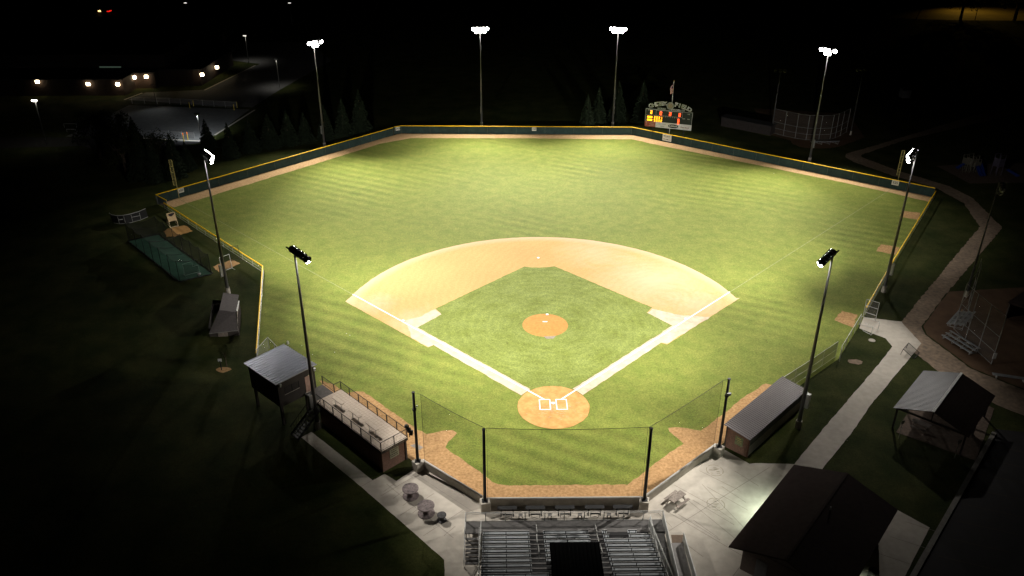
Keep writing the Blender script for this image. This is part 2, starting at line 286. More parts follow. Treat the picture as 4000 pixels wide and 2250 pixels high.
# scuffed chalk round the plate
q = MB()
for i in range(150):
    a = random.uniform(0, 2*math.pi); r_ = abs(random.gauss(0, 1.5))+.2; x, y = r_*math.cos(a)*1.3, r_*math.sin(a)*.8-.9
    if x*x+(y+.42)**2 > 14: continue
    t = random.uniform(-.5, .5); L = random.uniform(.05, .18); dx, dy = L*math.cos(t), L*math.sin(t)
    q.quad((x-dx, y-dy-.012, .063), (x+dx, y+dy-.012, .063), (x+dx, y+dy+.012, .063), (x-dx, y-dy+.012, .063))
o = q.build('scuff_marks', clay_dry_glare); o['kind'] = 'structure'
# bases, plate, rubber
def base(x, y, rz, label):
    m = MB().box(-.19, .19, -.19, .19, 0, .08); o = m.build('base', white); o.location = (x, y, .035); o.rotation_euler = (0, 0, rz); tag(o, label, 'base', 'bases of the diamond'); bv = o.modifiers.new('b', 'BEVEL'); bv.width = .02
base(0, 38.8, math.pi/4, 'white second base bag in the middle of the brown infield dirt')
base(-19.13, 19.4, math.pi/4, 'white third base bag beside the left chalk line')
base(19.13, 19.4, math.pi/4, 'white first base bag beside the right chalk line')
o = MB().prism([(0, 0), (.216, .216), (.216, .432), (-.216, .432), (-.216, .216)], .052, .075).build('home_plate', white); tag(o, 'white five sided home plate between the two batters boxes', 'home plate')
o = MB().box(-.31, .31, 18.36, 18.51, .29, .33).build('pitching_rubber', white); tag(o, 'white pitching rubber on top of the orange mound', 'pitching rubber')
o = MB().box(-.16, .16, -.12, .12, 0, .12).build('resin_box', white); o.location = (.42, 20.75, .05); o.rotation_euler = (0, 0, .1); tag(o, 'small white box at the back edge of the pitching mound', 'box')
# bullpen clay patches
for nm, pts in (('l', [(-62.3, 50.1), (-61.9, 51.2), (-59.7, 52.5), (-59.1, 52.2), (-57.4, 50.0), (-59.6, 47.8), (-60.9, 47.7)]), ('m', [(-49.9, 36.4), (-47.74, 38.84), (-46.05, 37.5), (-48.26, 34.46)]),
               ('r', [(65.49, 57.37), (68.3, 56.4), (66.4, 53.3), (63.85, 54.65)]), ('r', [(55.89, 43.36), (58.2, 42.0), (56.5, 39.3), (53.91, 40.65)]), ('r', [(41.13, 21.32), (42.9, 20.3), (40.9, 16.8), (39.17, 18.82)])):
    sheet('bullpen_clay', pts, .026, agg if nm == 'r' else clay_dark if nm == 'l' else agg, amp=.12, step=.4)
# ---- concrete plaza, walks, gravel
plaza = [(-27.5, -5.6), (-26.6, -4.65), (-18.86, -12.62), (-17.8, -11.6), (-16.5, -12.75), (-14.9, -11.0), (-14.1, -10.7), (-7.6, -16.35), (7.6, -16.45), (16.5, -8.7), (17.4, -8.1), (19.6, -10.6), (20.22, -10.51), (24.1, -10.7), (26.83, -11.52), (33.94, -19.9), (22, -34), (-11, -34), (-10.95, -25.06), (-11.1, -23.2), (-19.87, -13.56)]
sheet('plaza', plaza, .020, conc, amp=.02)
sheet('walkway', [(24.19, -10.71), (28.82, -5.41), (41.08, 8.3), (44.16, 11.99), (44.15, 13.95), (41.75, 16.6), (43.5, 19.6), (48.1, 18.3), (48.2, 12.7), (46.78, 11.0), (36.22, -.6), (32.29, -5.46), (26.83, -11.52)], .028, conc, amp=.04)
sheet('gravel_path', [(44.9, 18.9), (48.08, 18.29), (56.46, 28.02), (75.6, 50.2), (78.3, 61.0), (76.9, 68.91), (71.57, 75.62), (67.3, 83.6), (66.5, 86.9), (67.7, 89.3), (77.69, 95.97), (120, 125), (126, 122), (84.52, 98.7), (70.6, 88.6), (70.0, 87.0), (73.9, 78.5), (80.0, 69.5), (81.2, 63.2), (79.2, 49.7), (59.65, 27.97), (56.43, 24.3), (50.23, 17.0), (49.8, 14.9), (51.6, 6.7), (55.5, 2.1), (62, -4), (58, -7.6), (51, -1.2), (47.7, 4.6), (46.3, 10.6), (48.2, 13.2)], .024, gravel, amp=.10)
sheet('softball_dirt', [(58.84, 26.8), (57.2, 25.0), (56.3, 24), (50.5, 17.0), (50.0, 14.91), (51.8, 6.9), (55.7, 2.2), (66, -8), (110, -8), (110, 30), (70, 28)], .030, soil, amp=.05)
sheet('far_softball_dirt', [(55, 103.5), (58.6, 98.5), (58.4, 96), (59.57, 93.6), (62, 92.8), (65.44, 92.9), (68.6, 94.6), (76, 100.5), (80, 120), (58, 125)], .024, soil, amp=.15)
sheet('playground_mulch', [(83.05, 81.2), (84.6, 71.0), (96, 71.3), (110, 73), (110, 83), (90, 82.4)], .022, mulch, amp=.05)
sheet('picnic_slab', [(37.0, -5.6), (43.19, -10.5), (50, -1.5), (46.5, 4.2), (43.5, 2.5)], .033, mulch, amp=.03)
sheet('car_park', [(48.2, -5.2), (29.5, -26.1), (20, -38), (120, -38), (120, -8), (66, -8.2), (60, -7.6)], .016, asph, amp=0)
# kerb between the lawn and the car park
for a, b, wd, z1, m in (((47.6, -5.9), (20, -36.5), .45, .14, mat('kerb_stone', (.16, .15, .13), .85, var=.15)),):
    av, bv = Vector(a), Vector(b); nn = Vector((-(bv-av).y, (bv-av).x)).normalized()*(wd/2)
    o = MB().prism([tuple(av-nn), tuple(bv-nn), tuple(bv+nn), tuple(av+nn)], .0, z1).build('kerb', m); o['kind'] = 'structure'
q = MB()
for k in range(9):
    a = Vector((46.5, -8.2))-Vector((.662, .749))*(k*2.9); b = a+Vector((.93, -.36))*5.2; n_ = Vector((.36, .93))*.05
    q.quad((*(a-n_), .022), (*(b-n_), .022), (*(b+n_), .022), (*(a+n_), .022))
o = q.build('parking_lines', mat('faded_yellow', (.03, .022, .012), .9)); o['kind'] = 'structure'
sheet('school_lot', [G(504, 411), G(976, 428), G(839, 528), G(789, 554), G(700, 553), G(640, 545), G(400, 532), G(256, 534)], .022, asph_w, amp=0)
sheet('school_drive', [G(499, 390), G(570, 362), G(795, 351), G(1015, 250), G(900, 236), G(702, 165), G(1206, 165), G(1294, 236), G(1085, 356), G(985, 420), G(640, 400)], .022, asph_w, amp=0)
sheet('side_road', [(-140, 93), (-96.5, 96.5), (-85, 88), (-80, 94), (-70.5, 99.0), (-79.5, 99.8), (-89, 101.5), (-104, 102.7), (-140, 104)], .018, asph, amp=0)
for a, b in (((-103, 135.2), (-101, 141.9)), ((-85.4, 144.8), (-79.6, 174.8)), ((-71.3, 99.5), (-88, 102.4)), ((-70.2, 104.0), (-66.7, 125.0))):
    strip('lot_kerb', a, b, .5, .045, conc)
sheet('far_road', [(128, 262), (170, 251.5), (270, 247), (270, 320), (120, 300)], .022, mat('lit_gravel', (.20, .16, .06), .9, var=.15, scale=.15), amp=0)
# plaza joints
q = MB()
def jl(x0, y0, x1, y1):
    a, b = Vector((x0, y0)), Vector((x1, y1)); n_ = Vector((-(b-a).y, (b-a).x)).normalized()*.02; q.quad((*(a-n_), .027), (*(b-n_), .027), (*(b+n_), .027), (*(a+n_), .027))
for k in range(6): jl(9.6+k*1.1, -17.2+k*.9, 16.4+k*.6, -24.0-k*.2) if k % 2 == 0 else None
jl(8.7, -20.6, 21.5, -11.2); jl(8.9, -17.6, 9.9, -19.5); jl(12.8, -27, 20, -18.4); jl(11.2, -13.7, 14.2, -16.6); jl(14.2, -11.6, 17.5, -14.6); jl(-19.9, -13.5, -18.7, -12.4)
jl(-14.5, -11.9, -8.6, -17.3); jl(-17.4, -13.2, -10.4, -20.6); jl(-15.6, -17.6, -12.6, -14.6); jl(-17.8, -14.9, -14.9, -12.2); jl(-13.2, -20.3, -9.6, -16.9)
jl(31.2, -7.0, 29.0, -5.2)
for t in (.2, .42, .62, .8): jl(24.3+17*t, -10.6+19*t, 26.8+19.9*t, -11.4+22.5*t)
for k in range(4): jl(25.4+2.2*k, -24.8+1.9*k, 27.9+2.2*k, -26.2+1.9*k) 
for k in range(7): jl(-16.6+k*1.05, -13.1-k*1.0, -17.8+k*1.05+.2, -14.3-k*1.0)
for k in range(5): jl(12.0+k*1.9, -23.2+k*2.3, 10.2+k*1.9, -20.9+k*2.3)
for k in range(3): jl(14.4-k*1.8, -14.0-k*1.9, 17.6-k*1.8, -17.4-k*1.9)
o = q.build('pavement_joints', joint); o['kind'] = 'structure'
# ring stains where tables used to stand
for x, y in (G(2792, 1838), G(2796, 1970)):
    q = MB(); 
    for i in range(36):
        if i % 9 == 4: continue
        a0, a1 = 2*math.pi*i/36, 2*math.pi*(i+1)/36; r0, r1 = .93, 1.02
        q.quad(*[(x+r_*math.cos(a)*.86, y+r_*math.sin(a)*.86, .026) for r_, a in ((r0, a0), (r1, a0), (r1, a1), (r0, a1))])
    for i in range(14):
        a = random.uniform(0, 6.28); r_ = random.uniform(.1, .65); xx, yy = x+r_*math.cos(a), y+r_*math.sin(a); q.quad((xx-.2, yy-.02, .026), (xx+.12, yy-.05, .026), (xx+.2, yy+.03, .026), (xx-.1, yy+.05, .026))
    o = q.build('ring_stain', mat('stain', (.29, .26, .20), .9)); o['kind'] = 'structure'
# ================================================================ LIGHT POLES
def bowl():
    m = MB(); m.lathe([(.05, -.42), (.16, -.40), (.30, -.26), (.37, -.08), (.385, .04), (.37, .05)], n=14, M=Matrix.Rotation(-math.pi/2, 3, 'X')); return m
_bowl = bowl().build('floodlight', housing, smooth=True); _hood = MB()
for i in range(8):
    a0, a1 = math.pi*(i/8), math.pi*((i+1)/8)
    _hood.quad(*[(.39*math.cos(a), y, .39*math.sin(a)) for a, y in ((a0, .03), (a0, .28), (a1, .28), (a1, .03))])
_hood = _hood.build('visor', housing); _ls = MB(); k = 20
_ls.lathe([(.38, .05), (.38, .20), (.30, .32), (.16, .38), (.0, .39)], n=16, M=Matrix.Rotation(-math.pi/2, 3, 'X'))  # lens bulges past its rim so the shape imitates glare seen sideways
_ls = _ls.build('lens', lens); _lo = _ls.copy(); _lo.data = _ls.data.copy(); _lo.data.materials[0] = lens_off; COL.objects.link(_lo); _lo.name = 'lens'
def light_pole(x, y, h, aim, label, rows, lit=True, beams=(), cab_side=1, cat='light pole', grp='tall floodlight poles round the field', r0=.24):
    """rows: list of (height below top, [lateral offsets]); beams: (aim point, power, cone)"""
    rz = math.atan2(aim[1]-y, aim[0]-x)-math.pi/2
    t = thing('floodlight_pole', label, cat, (x, y), rz, grp)
    MB().tube((0, 0, .9), (0, 0, h+.1), r0, r0*.42, 10).build('pole', psteel if lit else mat('dull_galvanised', (.10, .10, .10), .6, .3), t, smooth=True)
    MB().tube((0, 0, 0), (0, 0, .95), r0*1.45, r0*1.4, 12).build('footing', concw, t)
    if r0 > .2:
        MB().box(-.24, .24, -.62*cab_side if cab_side > 0 else .25, -.25*cab_side if cab_side > 0 else .62, 2.9, 4.6).build('control_box', galv, t)
    for dz, xs in rows:
        MB().beam((min(xs)-.25, .0, h-dz), (max(xs)+.25, 0, h-dz), .12, .12).build('crossarm', blk, t)
        for xx in xs:
            c = _bowl.copy(); COL.objects.link(c); c.parent = t; c.location = (xx, .48, h-dz-.30); c.rotation_euler = (math.radians(-random.uniform(24, 34)), 0, math.radians(random.uniform(-14, 14)-xx*7))
            e = (_ls if lit else _lo).copy(); COL.objects.link(e); e.parent = c
            if len(rows) == 1: e2 = _hood.copy(); COL.objects.link(e2); e2.parent = c
    d = Vector((aim[0]-x, aim[1]-y, 0)).normalized()
    for i, (a, pw, cone) in enumerate(beams):
        side = Vector((-d.y, d.x, 0))*((i-(len(beams)-1)/2)*1.1)
        spot('beam', t, (x+d.x*1.5+side.x, y+d.y*1.5+side.y, h-.75), a[:3], pw, cone, rad=.15 if len(rows) == 1 else .3, cut=(.05, .12) if a[2] > 1 else (.34, .47) if a[1] < -10 else (.155, .225) if abs(a[0]) > 49 or y > 60 else (.19, .27))
    return t
K = 1000.0
R7 = [(0, [-1.5, -.75, 0, .75, 1.5]), (.6, [-.9, 0, .9])]
R5 = [(0, [-1.45, -.2, .45, 1.3]), (.6, [-.4, .3])]
light_pole(-43.8, 95.1, 22.5, (-2, 50), 'floodlight pole with lit lamps behind the left part of the outfield fence', R5, beams=[((-22, 60, 0), 110.5*K, 85), ((0, 40, 0), 58.8*K, 66), ((-46, 74, 0), 52.0*K, 86)])
light_pole(-10.1, 110.3, 22.5, (-2, 40), 'floodlight pole with lit lamps left of centre behind the outfield fence', R7, beams=[((-8, 70, 0), 118*K, 86), ((0, 34, 0), 100.8*K, 60), ((-12, 90, 0), 62*K, 100)])
light_pole(20.5, 109.9, 22.5, (4, 40), 'floodlight pole with lit lamps just left of the scoreboard', R7, beams=[((12, 70, 0), 118*K, 86), ((3, 34, 0), 100.8*K, 60), ((22, 90, 0), 62*K, 100)])
light_pole(58.0, 84.2, 23.0, (16, 42), 'floodlight pole with lit lamps behind the right outfield fence', R5, beams=[((30, 56, 0), 110.5*K, 85), ((4, 38, 0), 58.8*K, 66), ((54, 66, 0), 52.0*K, 86)])
light_pole(49.3, 26.9, 20.9, (17, 51), 'floodlight pole with lit lamps beside the right side fence', R7, beams=[((26, 48, 0), 60*K, 95), ((8, 22, 0), 80*K, 84), ((58, 50, 0), 16.9*K, 84), ((36, 6, 0), 22.0*K, 74)])
light_pole(-45.0, 27.7, 20.9, (-12, 52), 'floodlight pole with lit lamps behind the grey shed', R7, beams=[((-26, 48, 0), 60*K, 95), ((-8, 22, 0), 80*K, 84), ((-52, 50, 0), 16.9*K, 80), ((-26, 12, 0), 6.0*K, 110)])
light_pole(-26.0, -4.0, 21.2, (0, 17), 'near floodlight pole rising beside the raised press box', [(0, [-1.5, -.75, 0, .75, 1.5])], beams=[((8, 26, 0), 74*K, 86), ((-10, 6, 0), 20.0*K, 104), ((3, -15, 0), 52.0*K, 70), ((-20, 92, 1.5), 110.0*K, 56), ((52, 28, 0), 44.0*K, 50)])
light_pole(26.6, -4.6, 20.8, (0, 17), 'near floodlight pole rising behind the brown roofed dugout', [(0, [-1.5, -.75, 0, .75, 1.5])], beams=[((-8, 26, 0), 74*K, 86), ((10, 6, 0), 20.0*K, 104), ((-2, -15, 0), 66.0*K, 68), ((26, 90, 1.5), 130.0*K, 58), ((-50, 36, 0), 60.0*K, 56)])
light_pole(56.1, 104.3, 14.3, (64, 130), 'unlit floodlight pole at the left end of the far softball backstop', [(0, [-1, 0, 1])], lit=False, grp='unlit softball floodlight poles', r0=.16)
light_pole(73.6, 102.6, 14.9, (66, 130), 'unlit floodlight pole at the right end of the far softball backstop', [(0, [-1, 0, 1])], lit=False, grp='unlit softball floodlight poles', r0=.16)
light_pole(60.4, 25.2, 17.0, (80, 15), 'unlit floodlight pole beside the gravel path at right', [(0, [-1, 0, 1]), (.9, [-.4])], lit=False, grp='unlit softball floodlight poles', r0=.16)
for o in (_bowl, _hood, _ls, _lo): bpy.data.objects.remove(o)
# ================================================================ FENCES
def lerp(a, b, t): return (a[0]+(b[0]-a[0])*t, a[1]+(b[1]-a[1])*t)
def fence(name, label, pts, h, m, cap, sp=3.0, cat='fence', capr=.085, postm=galv, postr=.035, mid=False, grp=None, z0=0.03):
    t = thing(name, label, cat, pts[0], 0, grp); pan = MB(); cp = MB(); rl = MB()
    first = True
    for a, b in zip(pts, pts[1:]):
        pan.quad((*a, z0), (*b, z0), (*b, h), (*a, h))
        av, bv = Vector((*a, h)), Vector((*b, h)); L = (bv-av).length
        cp.tube(av, bv, capr, n=8)
        if mid: rl.tube((*a, h*.5), (*b, h*.5), .022, n=5); rl.tube((*a, .08), (*b, .08), .022, n=5)
        k = max(1, round(L/sp))
        for j in range(0 if first else 1, k+1):
            x, y = lerp(a, b, j/k); MB().tube((x, y, 0), (x, y, h-.01), postr, n=6).build('post', postm, t, world=True)
        first = False
    pan.build('windscreen' if m is screen else 'mesh_panel', m, t, world=True); cp.build('top_cap' if cap is yel else 'top_rail', cap, t, world=True)
    if mid: rl.build('rails', postm, t, world=True)
    return t
H = 1.78
pole_t = mat('screen_post', (.07, .08, .07), .6)
fence('outfield_fence', 'dark green outfield fence with yellow cap running up the left side', [(-67.8, 62.3), (-29.9, 103.5)], H, screen, yel, sp=6.2, postm=pole_t, grp='outfield fence lengths')
fence('outfield_fence', 'dark green outfield fence with yellow cap along the far centre', [(-29.75, 104.1), (-28.2, 104.9), (23.9, 103.3)], H, screen, yel, sp=6.6, postm=pole_t, grp='outfield fence lengths')
fence('outfield_fence', 'dark green outfield fence with yellow cap sloping down the right side', [(23.95, 103.3), (74.1, 63.95)], H, screen, yel, sp=4.9, postm=pole_t, grp='outfield fence lengths')
fence('wing_fence', 'short grey mesh fence with yellow cap at the far left corner', [(-67.6, 62.2), (-64.9, 59.6)], H, mat('grey_mesh', (.10, .12, .14), .8, var=.1, alpha=.75), yel)
fence('sideline_fence', 'long chain link fence with yellow cap on the left side of the field', [(-65.6, 60.0), (-41.6, 34.2), (-38.9, 22.0), (-36.2, 9.8)], 1.15, link, yel, sp=3.2, capr=.09, mid=True)
fence('sideline_fence', 'long chain link fence with yellow cap on the right side of the field', [(74.4, 64.0), (53.4, 34.1), (43.9, 20.2)], 1.2, link, yel, sp=3.1, capr=.09, mid=True)
fence('gate_fence', 'chain link fence with bare rail between the dirt patch and the walkway', [(42.0, 17.4), (39.2, 13.4), (36.4, 9.4), (36.05, 8.55)], 1.75, link, alum, sp=2.6, capr=.03)
fence('bullpen_fence', 'tall chain link panels at the far end of the brown roofed dugout', [(35.9, 9.6), (31.0, 5.4), (26.4, 1.6)], 2.3, mat('dusty_mesh', (.22, .23, .18), .7, var=.05, alpha=.6), alum, sp=2.6, capr=.03, mid=True)
fence('gate_fence', 'grey chain link fence beside the raised press box', [(-36.1, 9.6), (-35.4, 12.6), (-33.0, 9.4), (-30.4, 6.2)], 1.7, link, alum, sp=2.2, capr=.03)
# tall open gate at the walkway
t = thing('walkway_gate', 'tall grey gate frame standing at the walkway entrance', 'gate', (43.5, 19.8))
fr = MB()
for a, b in (((43.5, 19.8), (44.75, 18.7)), ):
    for p in (a, b): fr.tube((*p, 0), (*p, 2.7), .035, n=6)
    for z_ in (2.7, 1.75, .75): fr.tube((*a, z_), (*b, z_), .03, n=6)
fr.build('frame', alum, t, world=True); MB().quad((43.5, 19.8, .1), (44.75, 18.7, .1), (44.75, 18.7, 2.7), (43.5, 19.8, 2.7)).build('mesh_panel', linkd, t, world=True)
t = thing('walkway_gate', 'low grey swing gate standing open on the walkway', 'gate', (43.6, 16.9)); fr = MB()
for a, b in (((42.2, 17.6), (44.0, 16.1)), ((44.0, 16.1), (42.55, 14.8)), ((42.55, 14.8), (41.9, 15.9))):
    for z_ in (1.3, .1): fr.tube((*a, z_), (*b, z_), .028, n=6)
    fr.tube((*a, 0), (*a, 1.32), .035, n=6)
fr.build('frame', alum, t, world=True)
t = thing('practice_screen', 'black netted screen leaning over the walkway edge', 'practice screen', (45.6, 10.3), math.radians(48))
m = MB()
for a, b in (((-1, -.9, .05), (1, -.9, .05)), ((1, -.9, .05), (1, .6, .9)), ((1, .6, .9), (-1, .6, .9)), ((-1, .6, .9), (-1, -.9, .05)), ((1, .6, .9), (1, .75, 0)), ((-1, .6, .9), (-1, .75, 0))): m.tube(a, b, .035, n=6)
m.build('frame', blk, t); MB().quad((-1, -.9, .05), (1, -.9, .05), (1, .6, .9), (-1, .6, .9)).build('netting', cagenet, t)
for x, y, l_ in ((42.15, 13.5, 'round pale manhole cover in the grass near the walkway gate'),):
    m = MB(); m.lathe([(.42, .0), (.42, .07), (.36, .07), (.34, .05), (.0, .05)], n=20); o = m.build('manhole_cover', concw); o.location = (x, y, .01); tag(o, l_, 'manhole cover')
sheet('bare_patch', [(38.06+.9*math.cos(a*.6), 8.53+.6*math.sin(a*.6)) for a in range(10)], .016, gravel, amp=.1)
# foul poles
for x, y, l_ in ((-64.9, 65.3, 'yellow foul pole with mesh wing at the left corner of the outfield'), (69.6, 69.2, 'yellow foul pole with mesh wing at the right corner of the outfield')):
    t = thing('foul_pole', l_, 'foul pole', (x, y), math.radians(4), 'yellow foul poles'); fy = mat('foul_yellow', (.42, .36, .14), .6)
    MB().tube((0, 0, 0), (0, 0, 7.3), .06, n=8).build('pole', fy, t)
    q = MB(); q.tube((-.55, 0, 2.5), (-.55, 0, 7.3), .04, n=6)
    for z_ in (2.5, 3.7, 4.9, 6.1, 7.3): q.beam((-.55, 0, z_), (0, 0, z_), .05)
    q.build('wing_frame', fy, t); MB().quad((-.55, 0, 2.5), (0, 0, 2.5), (0, 0, 7.3), (-.55, 0, 7.3)).build('wing_mesh', mat('foul_mesh', (.40, .35, .14), .6, alpha=.4), t)
# distance signs
ink = mat('black_ink', (.02, .02, .025), .7)
def facing(a, b, t, off=.1):
    """a frame on the fence line a-b, x to the right as seen from the plate, y up"""
    p = Vector(lerp(a, b, t)); d = (Vector(b)-Vector(a)).normalized(); n_ = Vector((d.y, -d.x)); return p+n_*off, math.atan2(d.y, d.x)
def wall_sign(name, label, a, b, t_, w_, h_, zc, draw, cat='sign', base_m=None, grp=None):
    p, rz = facing(a, b, t_, .07); t = thing(name, label, cat, (p.x, p.y, zc), rz, grp)
    MB().box(-w_/2, w_/2, -.02, .02, -h_/2, h_/2).build('board', base_m or white, t)
    R = Matrix.Translation((0, -.026, 0)) @ Matrix.Rotation(math.pi/2, 4, 'X')
    q = MB(); draw(q, R)
    if q.f: q.build('lettering', ink, t)
    return t
def num(s): return lambda q, R: put_text(q, s, .62, R, bold=.012)
wall_sign('distance_sign', 'white 300 distance sign on the left end of the outfield fence', (-67.8, 62.3), (-29.9, 103.5), .085, 1.15, .85, 1.28, num('300'), grp='white distance signs')
wall_sign('distance_sign', 'white 343 distance sign at the left bend of the outfield fence', (-29.75, 104.1), (-28.2, 104.9), .50, .95, .75, 1.25, num('343'), grp='white distance signs')
wall_sign('distance_sign', 'white 350 distance sign in the middle of the outfield fence', (-28.2, 104.9), (23.9, 103.3), .578, 1.0, .75, 1.2, num('350'), grp='white distance signs')
wall_sign('distance_sign', 'white 325 distance sign beside the right foul pole', (23.95, 103.3), (74.1, 63.95), .892, 1.25, .95, 1.30, num('325'), grp='white distance signs')
def adv(q, R):
    for s_, sz, y in (('Johnson Alley', .30, .38), ('Fitness & Training', .17, .12), ('320-589-1000', .24, -.36)): pass
    for y, hh, x0, x1 in ((.36, .20, -.85, .75), (-.36, .16, -.85, .8)):
        x = x0
        while x < x1: ww = random.uniform(.06, .13); q.quad(*[tuple(R @ Vector(c)) for c in ((x, y-hh/2, 0), (x+ww, y-hh/2, 0), (x+ww, y+hh/2*random.uniform(.6, 1), 0), (x, y+hh/2, 0))]); x += ww+random.choice((.02, .02, .12))
    x = -.8
    while x < .7: ww = random.uniform(.04, .1); q.quad(*[tuple(R @ Vector(c)) for c in ((x, .04, 0), (x+ww, .04, 0), (x+ww, .10, 0), (x, .10, 0))]); x += ww+.04
wall_sign('sponsor_sign', 'white sponsor board with two dark lines of writing below the scoreboard', (23.95, 103.3), (74.1, 63.95), .140, 2.15, 1.45, .98, adv, 'sponsor sign')
# ================================================================ SCOREBOARD
sb_a, sb_b = Vector(G(2518, 491, 2.5)), Vector(G(2699.5, 509.5, 2.5))
rz = math.atan2(sb_b.y-sb_a.y, sb_b.x-sb_a.x); W_ = (sb_b-sb_a).length
t = thing('scoreboard', 'lit baseball scoreboard with arched name letters behind the right outfield fence', 'scoreboard', (sb_a.x, sb_a.y), rz)
sbg = mat('scoreboard_green', (.015, .022, .018), .6); line = mat('scoreboard_line', (.35, .37, .33), .6)
Z0, Z1, Z2 = 2.45, 3.65, 6.45          # sponsor strip bottom, panel bottom, panel top
for fx in (.17, .50, .84): MB().box(W_*fx-.12, W_*fx+.12, .16, .40, 0, Z0+.6).build('support_post', dsteel, t)
MB().box(0, W_, -.12, .15, Z1, Z2).build('display_panel', sbg, t)
MB().box(W_*.235, W_, -.13, .15, Z0, Z1-.004).build('sponsor_panel', mat('sign_white', (.70, .69, .67), .6, var=.03), t)
MB().box(0, W_*.235-.01, -.13, .15, Z0, Z1-.004).build('red_panel', mat('brick_red_sign', (.26, .07, .045), .6, var=.05), t)
def P_(x, z, y=-.135): return Matrix.Translation((x, y, z)) @ Matrix.Rotation(math.pi/2, 4, 'X')
q = MB()
def rect(q, x0, x1, z0, z1, wd=.07, y=-.125):
    for a in ((x0, x1, z0, z0+wd), (x0, x1, z1-wd, z1), (x0, x0+wd, z0+wd, z1-wd), (x1-wd, x1, z0+wd, z1-wd)): q.box(a[0], a[1], y-.01, y, a[2], a[3])
rect(q, 0, W_, Z1, Z2); rect(q, W_*.225, W_*.79, Z2-1.30, Z2-.12, .05); q.box(0.07, W_*.225, -.135, -.125, Z1+1.42, Z1+1.46); q.build('panel_outline', line, t)
q = MB()
for s_, x, z_, sz in (('AT BAT', .10, Z2-.30, .30), ('BALL', .33, Z2-.32, .28), ('STRIKE', .53, Z2-.32, .28), ('OUT', .73, Z2-.32, .28), ('H/E', .92, Z2-.42, .34), ('RUNS', .70, Z1+1.32, .24), ('HITS', .825, Z1+1.28, .28), ('ERR', .925, Z1+1.28, .28)): put_text(q, s_, sz, P_(W_*x, z_), .006)
for i in range(10): put_text(q, str(i+1), .26, P_(W_*(.205+.047*i), Z1+1.32), .006)
q.build('panel_lettering', line, t)
SEG = {'0': 'abcdef', '2': 'abged', '1': 'bc', '3': 'abgcd', '5': 'afgcd', '6': 'afgedc', '4': 'fgbc', '7': 'abc'}
def digit(q, ch, cx, cz, w_, h_, th):
    S_ = {'a': (-w_/2, w_/2, h_/2-th, h_/2), 'g': (-w_/2, w_/2, -th/2, th/2), 'd': (-w_/2, w_/2, -h_/2, -h_/2+th), 'f': (-w_/2, -w_/2+th, 0, h_/2), 'b': (w_/2-th, w_/2, 0, h_/2), 'e': (-w_/2, -w_/2+th, -h_/2, 0), 'c': (w_/2-th, w_/2, -h_/2, 0)}
    for s_ in SEG[ch]: a = S_[s_]; q.box(cx+a[0], cx+a[1], -.15, -.125, cz+a[2], cz+a[3])
amber = mat('amber_led', (1, .5, 0), emit=(1, .42, .015), es=2.6); redl = mat('red_led', (1, .1, 0), emit=(1, .085, .02), es=3.4)
digit_ = digit
def one(name, m, *a): q_ = MB(); digit_(q_, *a); q_.build(name, m, t)
one('amber_digit', amber, '2', W_*.125, Z2-.72, .42, .72, .13)
for row, s_ in ((Z1+1.0, '2031'), (Z1+.35, '5332')):
    for i, ch in enumerate(s_): one('amber_digit', amber, ch, W_*(.208+.047*i), row, .30, .52, .10)
for z_ in (Z1+1.0, Z1+.36): MB().box(W_*.045, W_*.155, -.15, -.125, z_-.20, z_+.20).build('amber_bar', amber, t)
for x in (.33, .53, .73): one('red_digit', redl, '0' if x == .33 else '2', W_*x, Z2-.76, .42, .70, .13)
for z_, c in ((Z1+.88, '5'), (Z1+.30, '6')): one('red_digit', redl, c, W_*.715, z_, .34, .54, .11)
q = MB(); put_text(q, 'MORRIS', .26, P_(W_*.168, Z1-.24, -.14), .004); put_text(q, 'BASEBALL', .26, P_(W_*.160, Z1-.58, -.14), .004); put_text(q, 'ASSOCIATION', .21, P_(W_*.155, Z1-.94, -.14), .004)
# pitcher figure emblem
for a, b, r_ in (((.33, .90), (.42, .55), .07), ((.42, .55), (.30, .20), .05), ((.42, .55), (.62, .25), .05), ((.36, .80), (.58, .70), .035), ((.36, .82), (.20, .66), .035)): q.beam((W_*.0+a[0], -.14, Z0+a[1]), (b[0], -.14, Z0+b[1]), r_, .01)
q.lathe([(.09, 0), (0, .005)], c=(.35, -.138, Z0+1.0), n=10, M=Matrix.Rotation(math.pi/2, 3, 'X')); q.build('red_panel_lettering', mat('sign_grey', (.45, .42, .38), .6), t)
q = MB(); put_text(q, 'HOTTOVY', .36, P_(W_*.375, Z1-.38, -.14), .004); put_text(q, 'SEALS', .34, P_(W_*.385, Z1-.85, -.14), .004); q.build('sponsor_name', mat('sign_taupe', (.16, .13, .12), .7), t); q = MB()
for i in range(5): q.beam((W_*.245+.04+i*.07, -.14, Z0+.2+i*.05), (W_*.245+.12+i*.07, -.14, Z1-.15-i*.07), .035, .008)
q.build('sponsor_emblem', mat('sign_taupe', (.16, .13, .12), .7), t)
q = MB(); k = 28; q.v = [(W_*.615+1.13*math.cos(2*math.pi*i/k), -.138, (Z0+Z1)/2+.42*math.sin(2*math.pi*i/k)) for i in range(k)]; q.f = [tuple(range(k))]; q.build('oval_emblem', ink, t)
q = MB(); put_text(q, 'SUPERIOR', .40, P_(W_*.615, (Z0+Z1)/2, -.145), .012); q.build('oval_lettering', white, t)
q = MB(); put_text(q, 'Pizza Ranch', .40, P_(W_*.865, (Z0+Z1)/2-.05, -.14), .010)
q.beam((W_*.77, -.14, Z1-.34), (W_*.865, -.14, Z1-.16), .04, .008); q.beam((W_*.865, -.14, Z1-.16), (W_*.97, -.14, Z1-.34), .04, .008); q.beam((W_*.82, -.14, Z0+.22), (W_*.94, -.14, Z0+.22), .04, .008)
